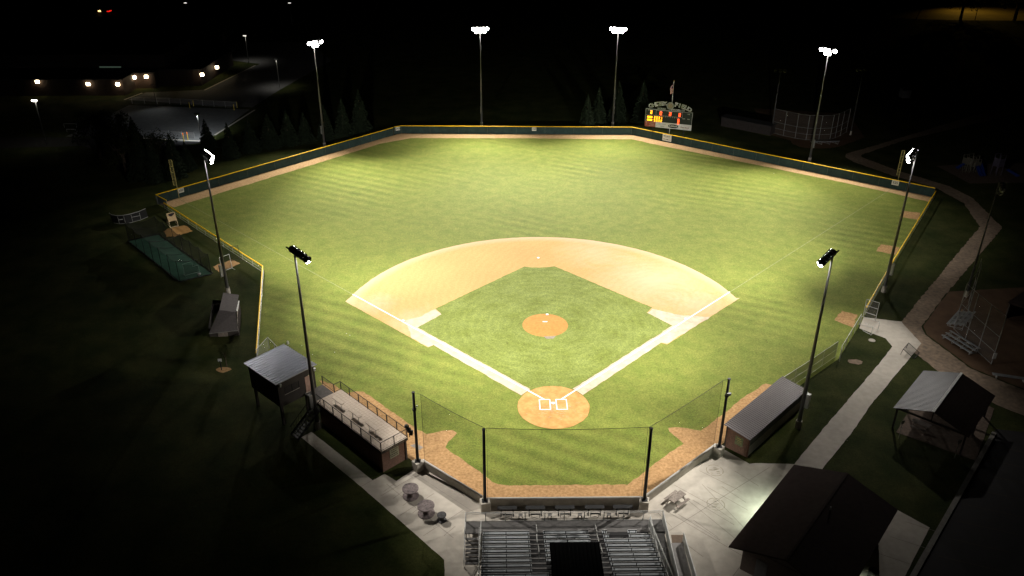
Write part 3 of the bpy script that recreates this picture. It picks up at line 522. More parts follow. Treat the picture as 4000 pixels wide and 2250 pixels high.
q.build('red_sponsor_lettering', mat('sign_maroon', (.20, .03, .02), .7), t)
# arched name letters
cx, R0 = W_*.5, 11.5
def arch(s_, x0, x1, size, z_top, mbs):
    n_ = len(s_)
    for i, ch in enumerate(s_):
        x = x0+(x1-x0)*(i+.5)/n_; dx = x-cx; z_ = z_top-(R0-math.sqrt(max(0, R0*R0-dx*dx))); an = -math.asin(max(-1, min(1, dx/R0)))
        for mb_, b_, yo in mbs:
            put_text(mb_, ch, size, Matrix.Translation((x, yo, z_)) @ Matrix.Rotation(math.pi/2, 4, 'X') @ Matrix.Rotation(an, 4, 'Z'), bold=b_, sx=1.25)
for s_, f0, f1 in (('CHIZEK', .07, .43), ('FIELD', .60, .955)):
    lo, li = MB(), MB(); arch(s_, W_*f0, W_*f1, 1.22, Z2+1.42, ((lo, .05, .05), (li, -.012, .02)))
    lo.build('name_word_outline', mat('letter_pale', (.62, .64, .58), .6), t); li.build('name_word', mat('letter_dark', (.02, .025, .02), .6), t)
q = MB(); put_text(q, 'MORRIS', .52, P_(W_*.335, Z2+.24, .0), .02); put_text(q, 'MINNESOTA', .50, P_(W_*.69, Z2+.22, .0), .02); q.build('town_letters', mat('letter_grey', (.30, .31, .28), .6), t)
def disc(name, r0, r1, y, m, cx=W_*.515, cz=Z2+1.02):
    q = MB(); k = 32
    for i in range(k):
        a0, a1 = 2*math.pi*i/k, 2*math.pi*(i+1)/k; q.quad(*[(cx+r_*math.cos(a), y, cz+r_*math.sin(a)) for r_, a in ((r0, a0), (r1, a0), (r1, a1), (r0, a1))])
    q.build(name, m, t)
disc('round_emblem', 0.001, .50, -.06, mat('emblem_tan', (.24, .20, .13), .7)); disc('emblem_ring', .56, .66, -.06, mat('letter_grey', (.3, .3, .3), .6)); disc('emblem_ring', .72, .80, -.06, mat('letter_grey', (.3, .3, .3), .6)); disc('emblem_backing', 0.001, .84, -.03, sbg)
# flag on its pole
fx, fy = G(2617.5, 470, 2.5); t = thing('flagpole', 'thin white flagpole rising behind the scoreboard', 'flagpole', (sb_a.x+math.cos(rz)*W_*.53-math.sin(rz)*.9, sb_a.y+math.sin(rz)*W_*.53+math.cos(rz)*.9))
MB().tube((0, 0, 0), (0, 0, 12.6), .06, .035, 8).build('pole', white, t); MB().lathe([(.0, .12), (.08, .06), (.08, -.02), (0, -.06)], c=(0, 0, 12.7), n=8).build('finial', mat('brass', (.6, .4, .1), .3, .8), t)
q = MB(); q2 = MB(); q3 = MB(); nx, nz = 8, 13
def fp(i, j):
    u = i/nx; z_ = 12.2-2.15*j/nz-u*u*.35-u*.25*(j < 4); wd = (.16+.55*math.sin(min(1, (j+1)/nz*1.4)*math.pi*.75)); return (-u*wd-.03, .12*math.sin(u*9+j*.5), z_)
for j in range(nz):
    for i in range(nx):
        tgt = q3 if (j < 6 and i < 4) else (q if j % 2 == 0 else q2); tgt.quad(fp(i, j), fp(i+1, j), fp(i+1, j+1), fp(i, j+1))
fl = thing('flag', 'red and white striped flag with a blue corner hanging above the scoreboard', 'flag', tuple(t.location))
q.build('red_stripes', mat('flag_red', (.45, .05, .06), .8), fl); q2.build('white_stripes', white, fl); q3.build('canton', mat('flag_blue', (.03, .04, .16), .8), fl)
# ================================================================ BACKSTOP
ped = [(-14.45, -11.0, 40), (-7.55, -16.9, 12), (7.65, -16.95, -12), (16.7, -9.1, -45)]
names = ['left', 'middle left', 'middle right', 'right']
desc = ['beside the roof deck dugout', 'left of the row of counter tables', 'right of the row of counter tables', 'beside the brown roofed dugout']
for (x, y, rz_), nm, ds in zip(ped, names, desc):
    o = MB().box(-.45, .45, -.45, .45, 0, 1.1).build('concrete_pedestal', concw); o.location = (x, y, 0); o.rotation_euler = (0, 0, math.radians(rz_)); tag(o, 'square concrete pedestal carrying the net pole '+ds, 'pedestal', 'pedestals under the backstop net poles')
    b = o.modifiers.new('b', 'BEVEL'); b.width = .03; b.segments = 1
    t = thing('net_pole', 'tall black net pole standing '+ds, 'net pole', (x, y, 1.1), 0, 'black backstop net poles')
    MB().tube((0, 0, .05), (0, 0, 8.4), .16, .13, 12).build('pole', blk, t, smooth=True); MB().box(-.28, .28, -.28, .28, 0, .06).build('base_plate', blk, t)
    MB().tube((0, 0, 8.38), (0, 0, 8.46), .17, .17, 12).build('cap', blk, t)
    if nm in ('left', 'right'):
        MB().tube((0, 0, 6.3), (0, 0, 6.55), .21, .21, 12).build('collar', dsteel, t)
        s_ = 1 if nm == 'right' else -1
        MB().box(-.10, .30*s_ if s_ > 0 else .1, -.32, -.16, 6.6, 6.85).build('camera_box', mat('camera_grey', (.10, .10, .10), .5), t) if s_ > 0 else MB().box(.18, .34, -.1, .02, 6.75, 6.9).build('camera_box', white, t)
        if s_ > 0: MB().box(.16, .42, -.08, .12, 6.55, 6.72).build('camera_box', mat('camera_grey', (.10, .10, .10), .5), t)
def netpanel(a, b, label, inset=(.25, .25), sagd=.22):
    t = thing('backstop_net', label, 'net', (*a, 0), 0, 'backstop net panels')
    av, bv = Vector((*a, 0)), Vector((*b, 0)); d = (bv-av).normalized(); off = Vector((-d.y, d.x, 0))*.30; A_, B_ = av+off+d*inset[0], bv+off-d*inset[1]; n_ = 14; q = MB(); pts = []
    for i in range(n_+1):
        u = i/n_; p = A_+(B_-A_)*u; pts.append((p.x, p.y, 9.45-sagd*4*u*(1-u)))
    for i in range(n_): q.quad((pts[i][0], pts[i][1], 1.0), (pts[i+1][0], pts[i+1][1], 1.0), pts[i+1], pts[i])
    q.build('netting', net, t, world=True); c = MB(); c.path(pts, .022, 5); c.tube(pts[0], (pts[0][0], pts[0][1], 1.0), .016, n=5); c.tube(pts[-1], (pts[-1][0], pts[-1][1], 1.0), .016, n=5)
    pa, pb = Vector((*a, 9.5)), Vector((*b, 9.5)); c.tube(pa, pts[0], .016, n=4); c.tube(pb, pts[-1], .016, n=4); c.build('support_cable', blk, t, world=True)
netpanel(ped[0][:2], ped[1][:2], 'fine black net panel at the left of the backstop', (.7, .1), .12); netpanel(ped[1][:2], ped[2][:2], 'wide fine black net panel behind home plate'); netpanel(ped[2][:2], ped[3][:2], 'fine black net panel at the right of the backstop', (.1, .6), .12)
def wall(a, b, h, label, th=.2, m=concw):
    t = thing('backstop_wall', label, 'wall', (*a, 0), math.atan2(b[1]-a[1], b[0]-a[0]), 'low concrete backstop walls'); L = math.dist(a, b)
    MB().box(0, L, -th/2, th/2, 0, h).build('wall', m, t); MB().box(.03, L-.03, -.04, .06, h+.002, h+.05).build('pipe_cap', alum, t)
wall((-14.0, -10.65), (-7.75, -16.2), 1.0, 'low concrete wall running down the left side of the backstop'); wall((-7.3, -16.45), (7.35, -16.5), 1.0, 'low dark concrete wall straight behind home plate'); wall((7.75, -16.4), (16.5, -8.55), 1.0, 'low pale concrete wall running up the right side of the backstop')
# ================================================================ BUILDINGS ROUND THE FIELD
def ribbed(x0, x1, y0, y1, z0, z1, pitch, along='x', rib=.05, th=.05):
    """sheet whose height goes z0 (at y0) to z1 (at y1); raised seams run along y and repeat along x"""
    m = MB(); n = max(2, int((x1-x0)/pitch)); dx = (x1-x0)/n
    m.v += [(x0, y0, z0-th), (x1, y0, z0-th), (x1, y1, z1-th), (x0, y1, z1-th), (x0, y0, z0), (x1, y0, z0), (x1, y1, z1), (x0, y1, z1)]
    m.f += [(0, 3, 2, 1), (4, 5, 6, 7), (0, 1, 5, 4), (1, 2, 6, 5), (2, 3, 7, 6), (3, 0, 4, 7)]
    for i in range(n+1):
        a = x0+dx*i-.03; b = a+.06; k = len(m.v)
        m.v += [(a, y0, z0+.002), (b, y0, z0+.002), (b-.015, y0, z0+rib), (a+.015, y0, z0+rib), (a, y1, z1+.002), (b, y1, z1+.002), (b-.015, y1, z1+rib), (a+.015, y1, z1+rib)]
        m.f += [(k, k+3, k+2, k+1)[::-1], (k+4, k+5, k+6, k+7), (k+1, k+5, k+6, k+2), (k+2, k+6, k+7, k+3), (k+3, k+7, k+4, k)]
    return m
def railing(pts, z, h, t, name='railing', bal=.16, post=1.75, m=blk, balm=None):
    """posts + rails as one part, thin balusters as another"""
    p, b = MB(), MB()
    for a, c in zip(pts, pts[1:]):
        L = math.dist(a, c); k = max(1, round(L/post))
        for j in range(k+1): x, y = lerp(a, c, j/k); p.box(x-.04, x+.04, y-.04, y+.04, z, z+h)
        p.beam((*a, z+h), (*c, z+h), .05); p.beam((*a, z+.09), (*c, z+.09), .04)
        n = int(L/bal)
        for j in range(1, n): x, y = lerp(a, c, j/n); b.beam((x, y, z+.1), (x, y, z+h), .016)
    p.build(name, m, t); b.build('balusters', balm or m, t)
# ---- first base side dugout with brown seamed roof
t = thing('dugout', 'brick dugout with long brown seamed roof on the right of the plate', 'dugout', (17.33, -7.75), math.radians(45))
ribbed(0, 12.5, -3.08, 0, 2.5, 2.9, .31).build('roof', roofm, t)
MB().box(.25, 12.3, -.35, -.25, 2.55, 2.8).box(.2, 12.3, -2.98, -2.9, 2.2, 2.44).build('roof_beam', siding, t)
MB().box(.28, .44, -2.8, -.35, 0, 2.42).build('end_wall', brick, t); MB().box(12.1, 12.26, -2.8, -.35, 0, 2.42).build('end_wall', brick, t)
MB().box(.44, 12.1, -2.86, -2.70, 0, 1.2).build('back_wall', concw, t); MB().box(.44, 12.1, -2.84, -2.72, 1.2, 2.42).build('back_boarding', mat('grey_green_board', (.10, .11, .10), .8, var=.25, scale=3), t)
MB().box(.46, 12.08, -2.69, -.5, .04, .10).build('floor', conc, t)
for x in (.32, 3.2, 6.2, 9.2, 12.2): MB().box(x-.07, x+.07, -.34, -.2, 0, 2.55).build('post', siding, t)
MB().box(.30, .40, -2.94, -2.80, 0, 2.46).build('corner_trim', mat('brown_trim', (.13, .06, .04), .7), t)
MB().quad((.5, -.28, .1), (12.0, -.28, .1), (12.0, -.28, 1.2), (.5, -.28, 1.2)).build('front_mesh', link, t)
MB().box(.8, 11.8, -2.4, -2.0, .45, .50).box(1, 1.1, -2.35, -2.05, .1, .45).box(6, 6.1, -2.35, -2.05, .1, .45).box(11.4, 11.5, -2.35, -2.05, .1, .45).build('bench', wood, t)
def endsign(t, x, y0, y1, z0, z1, m_bg, m_ink, rows, face=-1):
    MB().box(x-.03, x, y0, y1, z0, z1).build('sign_board', m_bg, t); q = MB()
    for zc, hh, yy0, yy1 in rows:
        y = yy0
        while y < yy1: ww = random.uniform(.05, .11); q.quad((x-.036, y, zc-hh/2), (x-.036, y, zc+hh/2*random.uniform(.6, 1)), (x-.036, y+ww, zc+hh/2), (x-.036, y+ww, zc-hh/2*random.uniform(.5, 1))); y += ww+random.choice((.015, .02, .08))
    q.build('sign_lettering', m_ink, t)
endsign(t, .277, -2.25, -1.35, 1.0, 2.05, mat('sign_green', (.13, .15, .075), .7, var=.2, scale=4), mat('sign_yellow', (.36, .31, .10), .7), ((1.85, .12, -2.0, -1.55), (1.62, .09, -2.1, -1.5), (1.42, .07, -2.1, -1.6), (1.25, .05, -2.05, -1.5)))
# ---- third base side dugout with a roof deck
t = thing('dugout', 'brick dugout with a railed tile roof deck on the left of the plate', 'dugout', (-15.5, -9.45), math.radians(133.5))
MB().box(.3, 11.7, .3, 3.1, 0, 2.55).build('wall', brick, t); MB().box(0, 12.0, 0, 3.35, 2.56, 2.86).build('deck_edge', siding, t); MB().box(.04, 11.96, .04, 3.31, 2.862, 2.90).build('deck_floor', deckm, t)
q = MB()
for i in range(1, 30): q.box(.4*i-.008, .4*i+.008, .05, 3.3, 2.902, 2.904)
for j in range(1, 9): q.box(.05, 11.95, .37*j-.008, .37*j+.008, 2.9035, 2.9055)
q.build('tile_joints', mat('tile_joint', (.22, .18, .145), .9), t)
MB().box(12.0, 14.4, .9, 3.3, 2.50, 2.78).build('landing', mat('dark_deck', (.085, .078, .072), .8), t)
for x, y in ((.3, .15), (14.2, 1.0), (14.2, 3.2), (12.2, 3.2)): MB().box(x-.09, x+.09, y-.09, y+.09, 0, 2.5).build('post', siding, t)
railing([(0.05, .05), (0.05, 3.3), (11.95, 3.3)], 2.9, 1.07, t); railing([(.05, .05), (11.95, .05), (11.95, .9), (14.3, .9)], 2.9, 1.07, t)
endsign(t, .297, 1.05, 2.15, 1.15, 2.35, mat('sign_cream', (.27, .26, .17), .7), mat('sign_ink', (.05, .04, .03), .8), ((2.12, .13, 1.2, 2.05), (1.86, .12, 1.35, 1.95), (1.60, .13, 1.2, 2.05), (1.36, .12, 1.2, 2.05)))
q = MB(); R = Matrix.Translation((-.006, 1.68, 2.71)) @ Matrix.Rotation(math.radians(-90), 4, 'Z') @ Matrix.Rotation(math.pi/2, 4, 'X'); put_text(q, 'Y BACK ROOF DECK', .25, R, .004); q.build('edge_lettering', mat('sign_taupe2', (.30, .25, .20), .8), t)
# speakers on the deck corner
s_ = thing('loudspeaker', 'cluster of black loudspeakers on the corner rail of the roof deck', 'loudspeaker', (-15.35, -9.35, 2.9), math.radians(20)); MB().tube((0, 0, 0), (0, 0, 1.45), .04, n=8).build('stand', blk, s_)
for i, (dx, dy, dz, a) in enumerate(((.05, .1, .75, .6), (.2, -.15, .55, -.4), (-.15, .2, 1.15, 1.2))):
    m = MB(); m.box(-.16, .16, -.14, .18, -.25, .25); o = m.build('speaker_box', blk, s_); o.location = (dx, dy, dz); o.rotation_euler = (-.35, .1, a); b = o.modifiers.new('b', 'BEVEL'); b.width = .03
# stairs from the landing
t2 = thing('staircase', 'dark steel staircase coming down from the press box landing', 'staircase', (-25.6, -3.6), math.radians(223.5))
q = MB()
for i in range(11): q.box(.1+i*.29, .42+i*.29, -1.0, 0.3, 2.62-(i+1)*.232, 2.66-(i+1)*.232)
q.build('steps', dsteel, t2); q = MB(); q.beam((.0, -1.03, 2.6), (3.3, -1.03, .05), .06, .25); q.beam((.0, .33, 2.6), (3.3, .33, .05), .06, .25); q.build('stringers', dsteel, t2)
q = MB()
for y in (-1.03, .33):
    q.beam((0, y, 3.7), (3.3, y, 1.05), .05)
    for i in range(10): xx = .1+i*.34; q.beam((xx, y, 2.55-xx*.78), (xx, y, 3.62-xx*.80), .025)
q.build('handrails', dsteel, t2)
# ---- three narrow high tables on the deck
def high_table(i, u, lab):
    t = thing('high_table', lab, 'table', (0, 0, 2.9), math.radians(133.5), 'narrow high tables on the roof deck')
    o = Vector((-15.5, -9.45)); r = math.radians(133.5); p = o+Vector((math.cos(r), math.sin(r)))*u+Vector((-math.sin(r), math.cos(r)))*2.22; t.location = (p.x, p.y, 2.9)
    MB().box(-.92, .92, -.20, .20, 1.02, 1.06).build('table_top', deckm, t)
    MB().box(-.925, .925, .17, .205, 1.0, 1.019).box(-.925, -.905, -.2, .17, 1.0, 1.019).build('top_edge', dsteel, t)
    for x in (-.55, .55): MB().tube((x, 0, .02), (x, 0, 1.01), .035, n=8).build('leg', alum, t); MB().box(x-.03, x+.03, -.2, .2, 0, .02).build('foot', dsteel, t)
high_table(0, 9.15, 'narrow high table on the roof deck nearest the press box'); high_table(1, 5.95, 'narrow high table in the middle of the roof deck'); high_table(2, 2.95, 'narrow high table on the roof deck nearest the backstop')
# ---- press box on posts
t = thing('press_box', 'dark raised press box on posts with shiny grey seamed roof', 'press box', (-26.28, -.15), math.radians(136.5))
fz, rz_ = 2.75, 5.78
ribbed(0, 6.25, 0, 5.25, rz_+.02, rz_-.10, .40, rib=.08).build('roof', roofs, t)
WZ = rz_-.22
MB().box(.22, 6.0, .25, 4.95, fz-.28, fz).build('floor', siding, t)
MB().box(.22, .34, .25, .65, fz+.002, WZ).box(.22, .34, 1.62, 4.95, fz+.002, WZ).box(.22, .34, .65, 1.62, fz+2.1, WZ).build('door_wall', siding, t)
MB().box(.34, 6.0, 4.83, 4.95, fz+.002, WZ).build('side_wall', siding, t); MB().box(5.88, 6.0, .25, 4.83, fz+.002, WZ).build('end_wall', siding, t); MB().box(.34, 5.88, .25, .37, fz+.002, fz+1.0).box(.34, 5.88, .25, .37, fz+2.2, WZ).build('field_wall', siding, t)
dr = MB().box(.16, .20, .95, 1.60, fz+.02, fz+2.05).build('door', mat('door_pink', (.40, .26, .20), .6), t)
MB().box(.17, .21, .62, .95, fz+.02, fz+2.05).build('door_panel', mat('door_orange', (.42, .13, .035), .6), t); dr2 = MB().box(.10, .38, .60, 1.66, fz+.001, fz+.04).build('door_sill', concw, t)
MB().box(.195, .225, 2.35, 4.25, fz+1.02, fz+1.09).build('window_sill', concw, t); MB().box(.20, .222, 2.4, 4.2, fz+1.1, fz+2.0).build('window_shutter', mat('shutter', (.035, .03, .027), .7), t); MB().box(.19, .215, 3.25, 3.33, fz+1.1, fz+2.0).box(.19, .215, 2.38, 2.46, fz+1.1, fz+2.0).build('window_frame', dark, t)
for x, y in ((.5, 4.7), (5.7, 4.7), (5.7, .5), (.5, .5)): MB().box(x-.14, x+.14, y-.14, y+.14, 0, fz-.28).build('post', siding, t)
def small_speaker(lx, ly, lz, lab, ax):
    m = Matrix.Translation(t.location) @ Matrix.Rotation(t.rotation_euler.z, 4, 'Z'); p = m @ Vector((lx, ly, lz)); s = thing('wall_speaker', lab, 'speaker', p, t.rotation_euler.z+ax, 'small white speakers on the press box')
    q = MB().box(-.12, .12, -.11, .11, -.2, .2).build('speaker_box', white, s); b = q.modifiers.new('b', 'BEVEL'); b.width = .04; MB().box(-.03, .03, .11, .22, -.03, .03).build('bracket', dsteel, s)
small_speaker(.02, .35, rz_-.45, 'small white speaker under the roof corner above the press box door', math.pi/2); small_speaker(.05, 4.7, rz_-.42, 'small white speaker under the near left corner of the press box roof', math.pi/2); small_speaker(5.9, -.25, rz_+.28, 'small white speaker on a bracket above the far corner of the press box roof', 0)
# ---- concession building
e0, e1 = Vector((22.53, -14.35)), Vector((13.5, -24.89)); d = (e1-e0); L = d.length; r = math.atan2(d.y, d.x)
t = thing('concession_building', 'large building with dark brown gable roof at the lower right', 'building', (e0.x, e0.y), r)
# local x along the eave, local y away from the plaza
WD = 9.75; rh = 4.6; ez = 3.0
m = MB(); th = .16
for y0, y1, z0, z1 in ((0, WD/2, ez, rh), (WD/2, WD, rh, ez)):
    k = len(m.v); m.v += [(0, y0, z0-th), (L, y0, z0-th), (L, y1, z1-th), (0, y1, z1-th), (0, y0, z0), (L, y0, z0), (L, y1, z1), (0, y1, z1)]
    m.f += [(k, k+3, k+2, k+1), (k+4, k+5, k+6, k+7), (k, k+1, k+5, k+4), (k+1, k+2, k+6, k+5), (k+2, k+3, k+7, k+6), (k+3, k, k+4, k+7)]
m.build('roof', roofb, t); MB().box(-.02, L+.02, WD/2-.12, WD/2+.12, rh-.03, rh+.02).build('ridge_cap', roofb, t)
bw = mat('dark_block', (.13, .10, .085), .85, var=.12, scale=5, coord='O')
MB().prism([(.7, .9), (L-1.1, .9), (L-1.1, WD-.9), (.7, WD-.9)], 0, 2.78).build('walls', bw, t)
q = MB()
for x in (.75, L-1.15): q.v += []; q.quad((x, .9, 2.78), (x, WD-.9, 2.78), (x, WD/2, 4.2))
q.build('gable', bw, t)
MB().tube((5.6, WD/2+.55, 4.3), (5.6, WD/2+.55, 4.75), .06, n=8).build('vent_pipe', alum, t)
MB().box(L-1.09, L-1.04, 2.2, 3.2, 0, 2.1).build('door', mat('door_grey', (.15, .15, .15), .6), t)
wl = mat('wall_lamp_lens', (1, 1, 1), emit=(.92, 1, .88), es=14)
def wall_lamp(lx, ly, lz, ny, aimy, pw, lab, cone=150):
    m = Matrix.Translation(t.location) @ Matrix.Rotation(t.rotation_euler.z, 4, 'Z'); p = m @ Vector((lx, ly, lz)); s = thing('wall_lamp', lab, 'lamp', p, t.rotation_euler.z, 'wall lamps of the concession building')
    MB().box(-.16, .16, -.07 if ny < 0 else 0, 0 if ny < 0 else .07, -.12, .12).build('lamp_body', dsteel, s); MB().box(-.12, .12, -.10 if ny < 0 else .07, -.07 if ny < 0 else .10, -.10, .02).build('lens', wl, s)
    q_ = m @ Vector((lx, ly+ny*.2, lz-.1)); a_ = m @ Vector((lx, ly+aimy, 0)); spot('glow', s, q_, a_, pw, cone, (.84, 1, .82), .8, .1)
wall_lamp(4.95, .89, 2.45, -1, -1.0, 1300, 'wall lamp under the plaza side eave of the concession building')
wall_lamp(9.9, WD-.89, 2.45, 1, .7, 1500, 'wall lamp under the car park side eave of the concession building', 125)
s = thing('wall_lamp', 'small bright lamp under the gable of the concession building', 'lamp', G(3030, 2183, 2.6)+(2.6,), r); MB().box(-.1, .1, -.1, .1, 0, .12).build('lamp_body', dsteel, s); MB().box(-.09, .09, -.09, .09, -.05, 0).box(.1, .2, -.06, .06, .02, .1).build('lens', wl, s)
# bin by the far wall
bx = (Matrix.Translation(t.location) @ Matrix.Rotation(r, 4, 'Z')) @ Vector((6.6, WD+.45, 0)); s = thing('litter_bin', 'dark round litter bin by the car park side wall of the concession building', 'bin', (bx.x, bx.y)); MB().tube((0, 0, .05), (0, 0, 1.0), .40, .44, 14).build('body', dsteel, s); MB().lathe([(.46, 1.0), (.40, 1.15), (.15, 1.28), (0, 1.3)], n=14).build('lid', blk, s)
# ---- picnic shelter
a_, b_ = Vector((36.4, -4.9)), Vector((43.0, 2.25)); L = (b_-a_).length; r = math.atan2((b_-a_).y, (b_-a_).x)
t = thing('picnic_shelter', 'open picnic shelter with ribbed grey gable roof near the right edge', 'shelter', (a_.x, a_.y), r); ez, rh, WD = 2.75, 4.1, 7.6
ribbed(0, L, -WD/2, 0, rh, ez, .28).build('roof', mat('grey_seam_roof', (.028, .026, .031), .5, .0, var=.06, scale=.6, spec=.6), t)
ribbed(0, L, -WD, -WD/2, ez, rh, .28).build('far_roof', roofb, t); MB().box(-.05, L+.05, -WD/2-.13, -WD/2+.13, rh-.02, rh+.07).build('ridge_cap', alum, t)
for x in (.4, L/2, L-.4):
    for y in (-.35, -WD+.35): MB().box(x-.09, x+.09, y-.09, y+.09, 0, ez-.1).build('post', siding, t)
    q = MB().beam((x, -.3, ez-.1), (x, -WD+.3, ez-.1), .12, .2); q.beam((x, -WD/2, ez), (x, -WD/2, rh-.1), .1); q.build('truss', siding, t)
def R2(x, y): v = Matrix.Rotation(r, 2) @ Vector((x, y)); return (a_.x+v.x, a_.y+v.y)
def picnic(loc, rz, lab, grp='picnic tables'):
    t = thing('picnic_table', lab, 'picnic table', loc, rz, grp)
    q = MB(); [q.box(-.92, .92, -.38+i*.153, -.38+i*.153+.143, .72, .76) for i in range(5)]; q.build('table_top', wood, t)
    for s_ in (-1, 1): MB().box(-.92, .92, s_*.76-.13, s_*.76-.005, .42, .46).box(-.92, .92, s_*.76+.005, s_*.76+.13, .42, .46).build('bench', wood, t)
    q = MB()
    for x in (-.62, .62):
        q.beam((x, -.2, .71), (x, -.62, 0), .045, .09, (1, 0, 0)); q.beam((x, .2, .71), (x, .62, 0), .045, .09, (1, 0, 0)); q.beam((x, -.85, .38), (x, .85, .38), .045, .09, (1, 0, 0)); q.beam((x, -.36, .68), (x, .36, .68), .045, .08, (1, 0, 0))
        q.beam((x*.95, 0, .38), (x*.3, 0, .69), .045)
    q.build('legs', wood, t); return t
picnic((10.98, -16.18), math.radians(41.5), 'weathered wooden picnic table on the plaza right of the grandstand')
p = R2(2.3, -2.6); picnic(p, r+1.57, 'wooden picnic table in shade under the open shelter, nearer the plaza'); p = R2(6.6, -2.6); picnic(p, r+1.57, 'wooden picnic table in shade under the far end of the open shelter')
for (x, y, lab) in ((*G(3510, 1712), 'small white sign on a post at the plaza corner of the shelter'), (*G(3728, 1790), 'small white sign on a post at the car park corner of the shelter')):
    s = thing('post_sign', lab, 'sign', (x, y), .3, 'small white signs by the shelter'); MB().tube((0, 0, 0), (0, 0, 2.3), .03, n=6).build('post', galv, s); MB().box(-.22, .22, -.02, -.04, 1.95, 2.35).build('sign_board', white, s)
# ---- grey shed on the left
def Sx(x, y, h): return (*G(780+x/6.3, 1110+y/6.3, h), h)
t = thing('shed', 'grey shingled shed with a gable roof left of the field', 'shed', (-41.5, 18.5))
nE0, nE1, r0_, r1_, fE0, fE1 = Sx(225, 1215, 1.25), Sx(945, 1135, 1.25), Sx(480, 630, 2.7), Sx(880, 690, 2.7), Sx(580, 205, 1.9), Sx(960, 265, 1.9)
def dn(p, d_): return (p[0], p[1], p[2]-d_)
m = MB(); m.quad(r0_, r1_, fE1, fE0); m.quad(dn(r0_, .08), dn(fE0, .08), dn(fE1, .08), dn(r1_, .08)); m.quad(r0_, dn(r0_, .08), dn(r1_, .08), r1_); m.quad(fE0, fE1, dn(fE1, .08), dn(fE0, .08)); m.quad(r1_, dn(r1_, .08), dn(fE1, .08), fE1); m.build('far_roof', shing, t, world=True)
m = MB(); m.quad(nE0, nE1, r1_, r0_); m.quad(dn(nE0, .08), dn(r0_, .08), dn(r1_, .08), dn(nE1, .08)); m.quad(nE0, dn(nE0, .08), dn(nE1, .08), nE1); m.quad(nE1, dn(nE1, .08), dn(r1_, .08), r1_); m.build('near_roof', shing, t, world=True)
w0, w1, w2, w3 = G(780+250/6.3, 1110+1300/6.3), G(780+972/6.3, 1110+1262/6.3), G(780+1012/6.3, 1110+700/6.3), G(780+560/6.3, 1110+640/6.3)
w3 = (w0[0]+(w2[0]-w1[0]), w0[1]+(w2[1]-w1[1])+.8)
mid = lerp(w1, w2, .35); mb = MB(); mb.quad((*w0, 0), (*w1, 0), (*w1, 1.28), (*w0, 1.28)); mb.build('front_wall', siding, t, world=True)
wsd = mat('light_siding', (.26, .23, .20), .8, var=.25, scale=5)
mb = MB(); mb.quad((*w1, 0), (*w2, 0), (*w2, 1.75), (*mid, 2.5), (*w1, 1.28)); mb.build('side_wall', wsd, t, world=True)
mb = MB(); n_ = 14
for i in range(n_):
    x, y = lerp(w1, w2, (i+.5)/n_); mb.box(x+.01, x+.05, y-.03, y+.03, 0, 1.3+(.6 if 2 < i < 9 else .25))
mb.build('siding_battens', siding, t, world=True)
mb = MB().quad((*w0, 0), (*w3, 0), (*w3, 1.75), (*w0, 1.28)).quad((*w3, 0), (*w2, 0), (*w2, 1.75), (*w3, 1.75)); mb.build('back_wall', siding, t, world=True)
MB().beam(dn((*w2, 1.8), 0), (*mid, 2.5), .14, .1).build('rake_board', white, t, world=True)
d0, d1 = lerp(w0, w1, .30), lerp(w0, w1, .62); MB().prism([(d0[0], d0[1]-.06), (d1[0], d1[1]-.06), (d1[0], d1[1]), (d0[0], d0[1])], 0, 1.0).build('door', wood, t, world=True)
MB().beam((nE0[0], nE0[1]-.03, nE0[2]-.02), (nE1[0], nE1[1]-.03, nE1[2]-.02), .05).build('eave_trim', mat('trim_grey', (.2, .2, .18), .7), t, world=True)
# ================================================================ THINGS ROUND THE FIELD
# ---- wooden cable spools used as tables
def spool(x, y, r0, h, lab, m, rz=0):
    t = thing('cable_spool', lab, 'spool table', (x, y), rz, 'cable spools used as tables')
    for z_, nm in ((h-.07, 'top_disc'), (.0, 'bottom_disc')):
        q = MB(); n_ = 6
        for i in range(n_):    # separate boards across the disc
            y0, y1 = -r0+2*r0*i/n_+.006, -r0+2*r0*(i+1)/n_-.006; k = 6; up = []; lo_ = []
            for j in range(k+1):
                yy = y0+(y1-y0)*j/k; up.append((math.sqrt(max(0, r0*r0-yy*yy)), yy)); lo_.append((-math.sqrt(max(0, r0*r0-yy*yy)), yy))
            q.prism(lo_[::-1]+up if False else up+lo_[::-1], z_, z_+.07)
        q.build(nm, m, t)
    MB().tube((0, 0, .07), (0, 0, h-.07), r0*.42, n=16).build('drum', m, t); MB().tube((0, 0, h), (0, 0, h+.01), .05, n=8).build('hub_bolt', dsteel, t)
wood2 = mat('grey_boards', (.16, .13, .125), .8, var=.45, scale=3.5, var2=.2, scale2=1.2, coord='O')
spool(-14.84, -14.92, .80, 1.0, 'large wooden cable spool table nearer the roof deck dugout', wood2, .15); spool(-13.14, -17.35, .82, 1.0, 'large wooden cable spool table next to the small dark one', wood2, .7); spool(-11.60, -18.3, .44, .72, 'small dark cable spool standing beside the larger ones', mat('dark_boards', (.05, .047, .047), .7, var=.35, scale=4, coord='O'), .4)
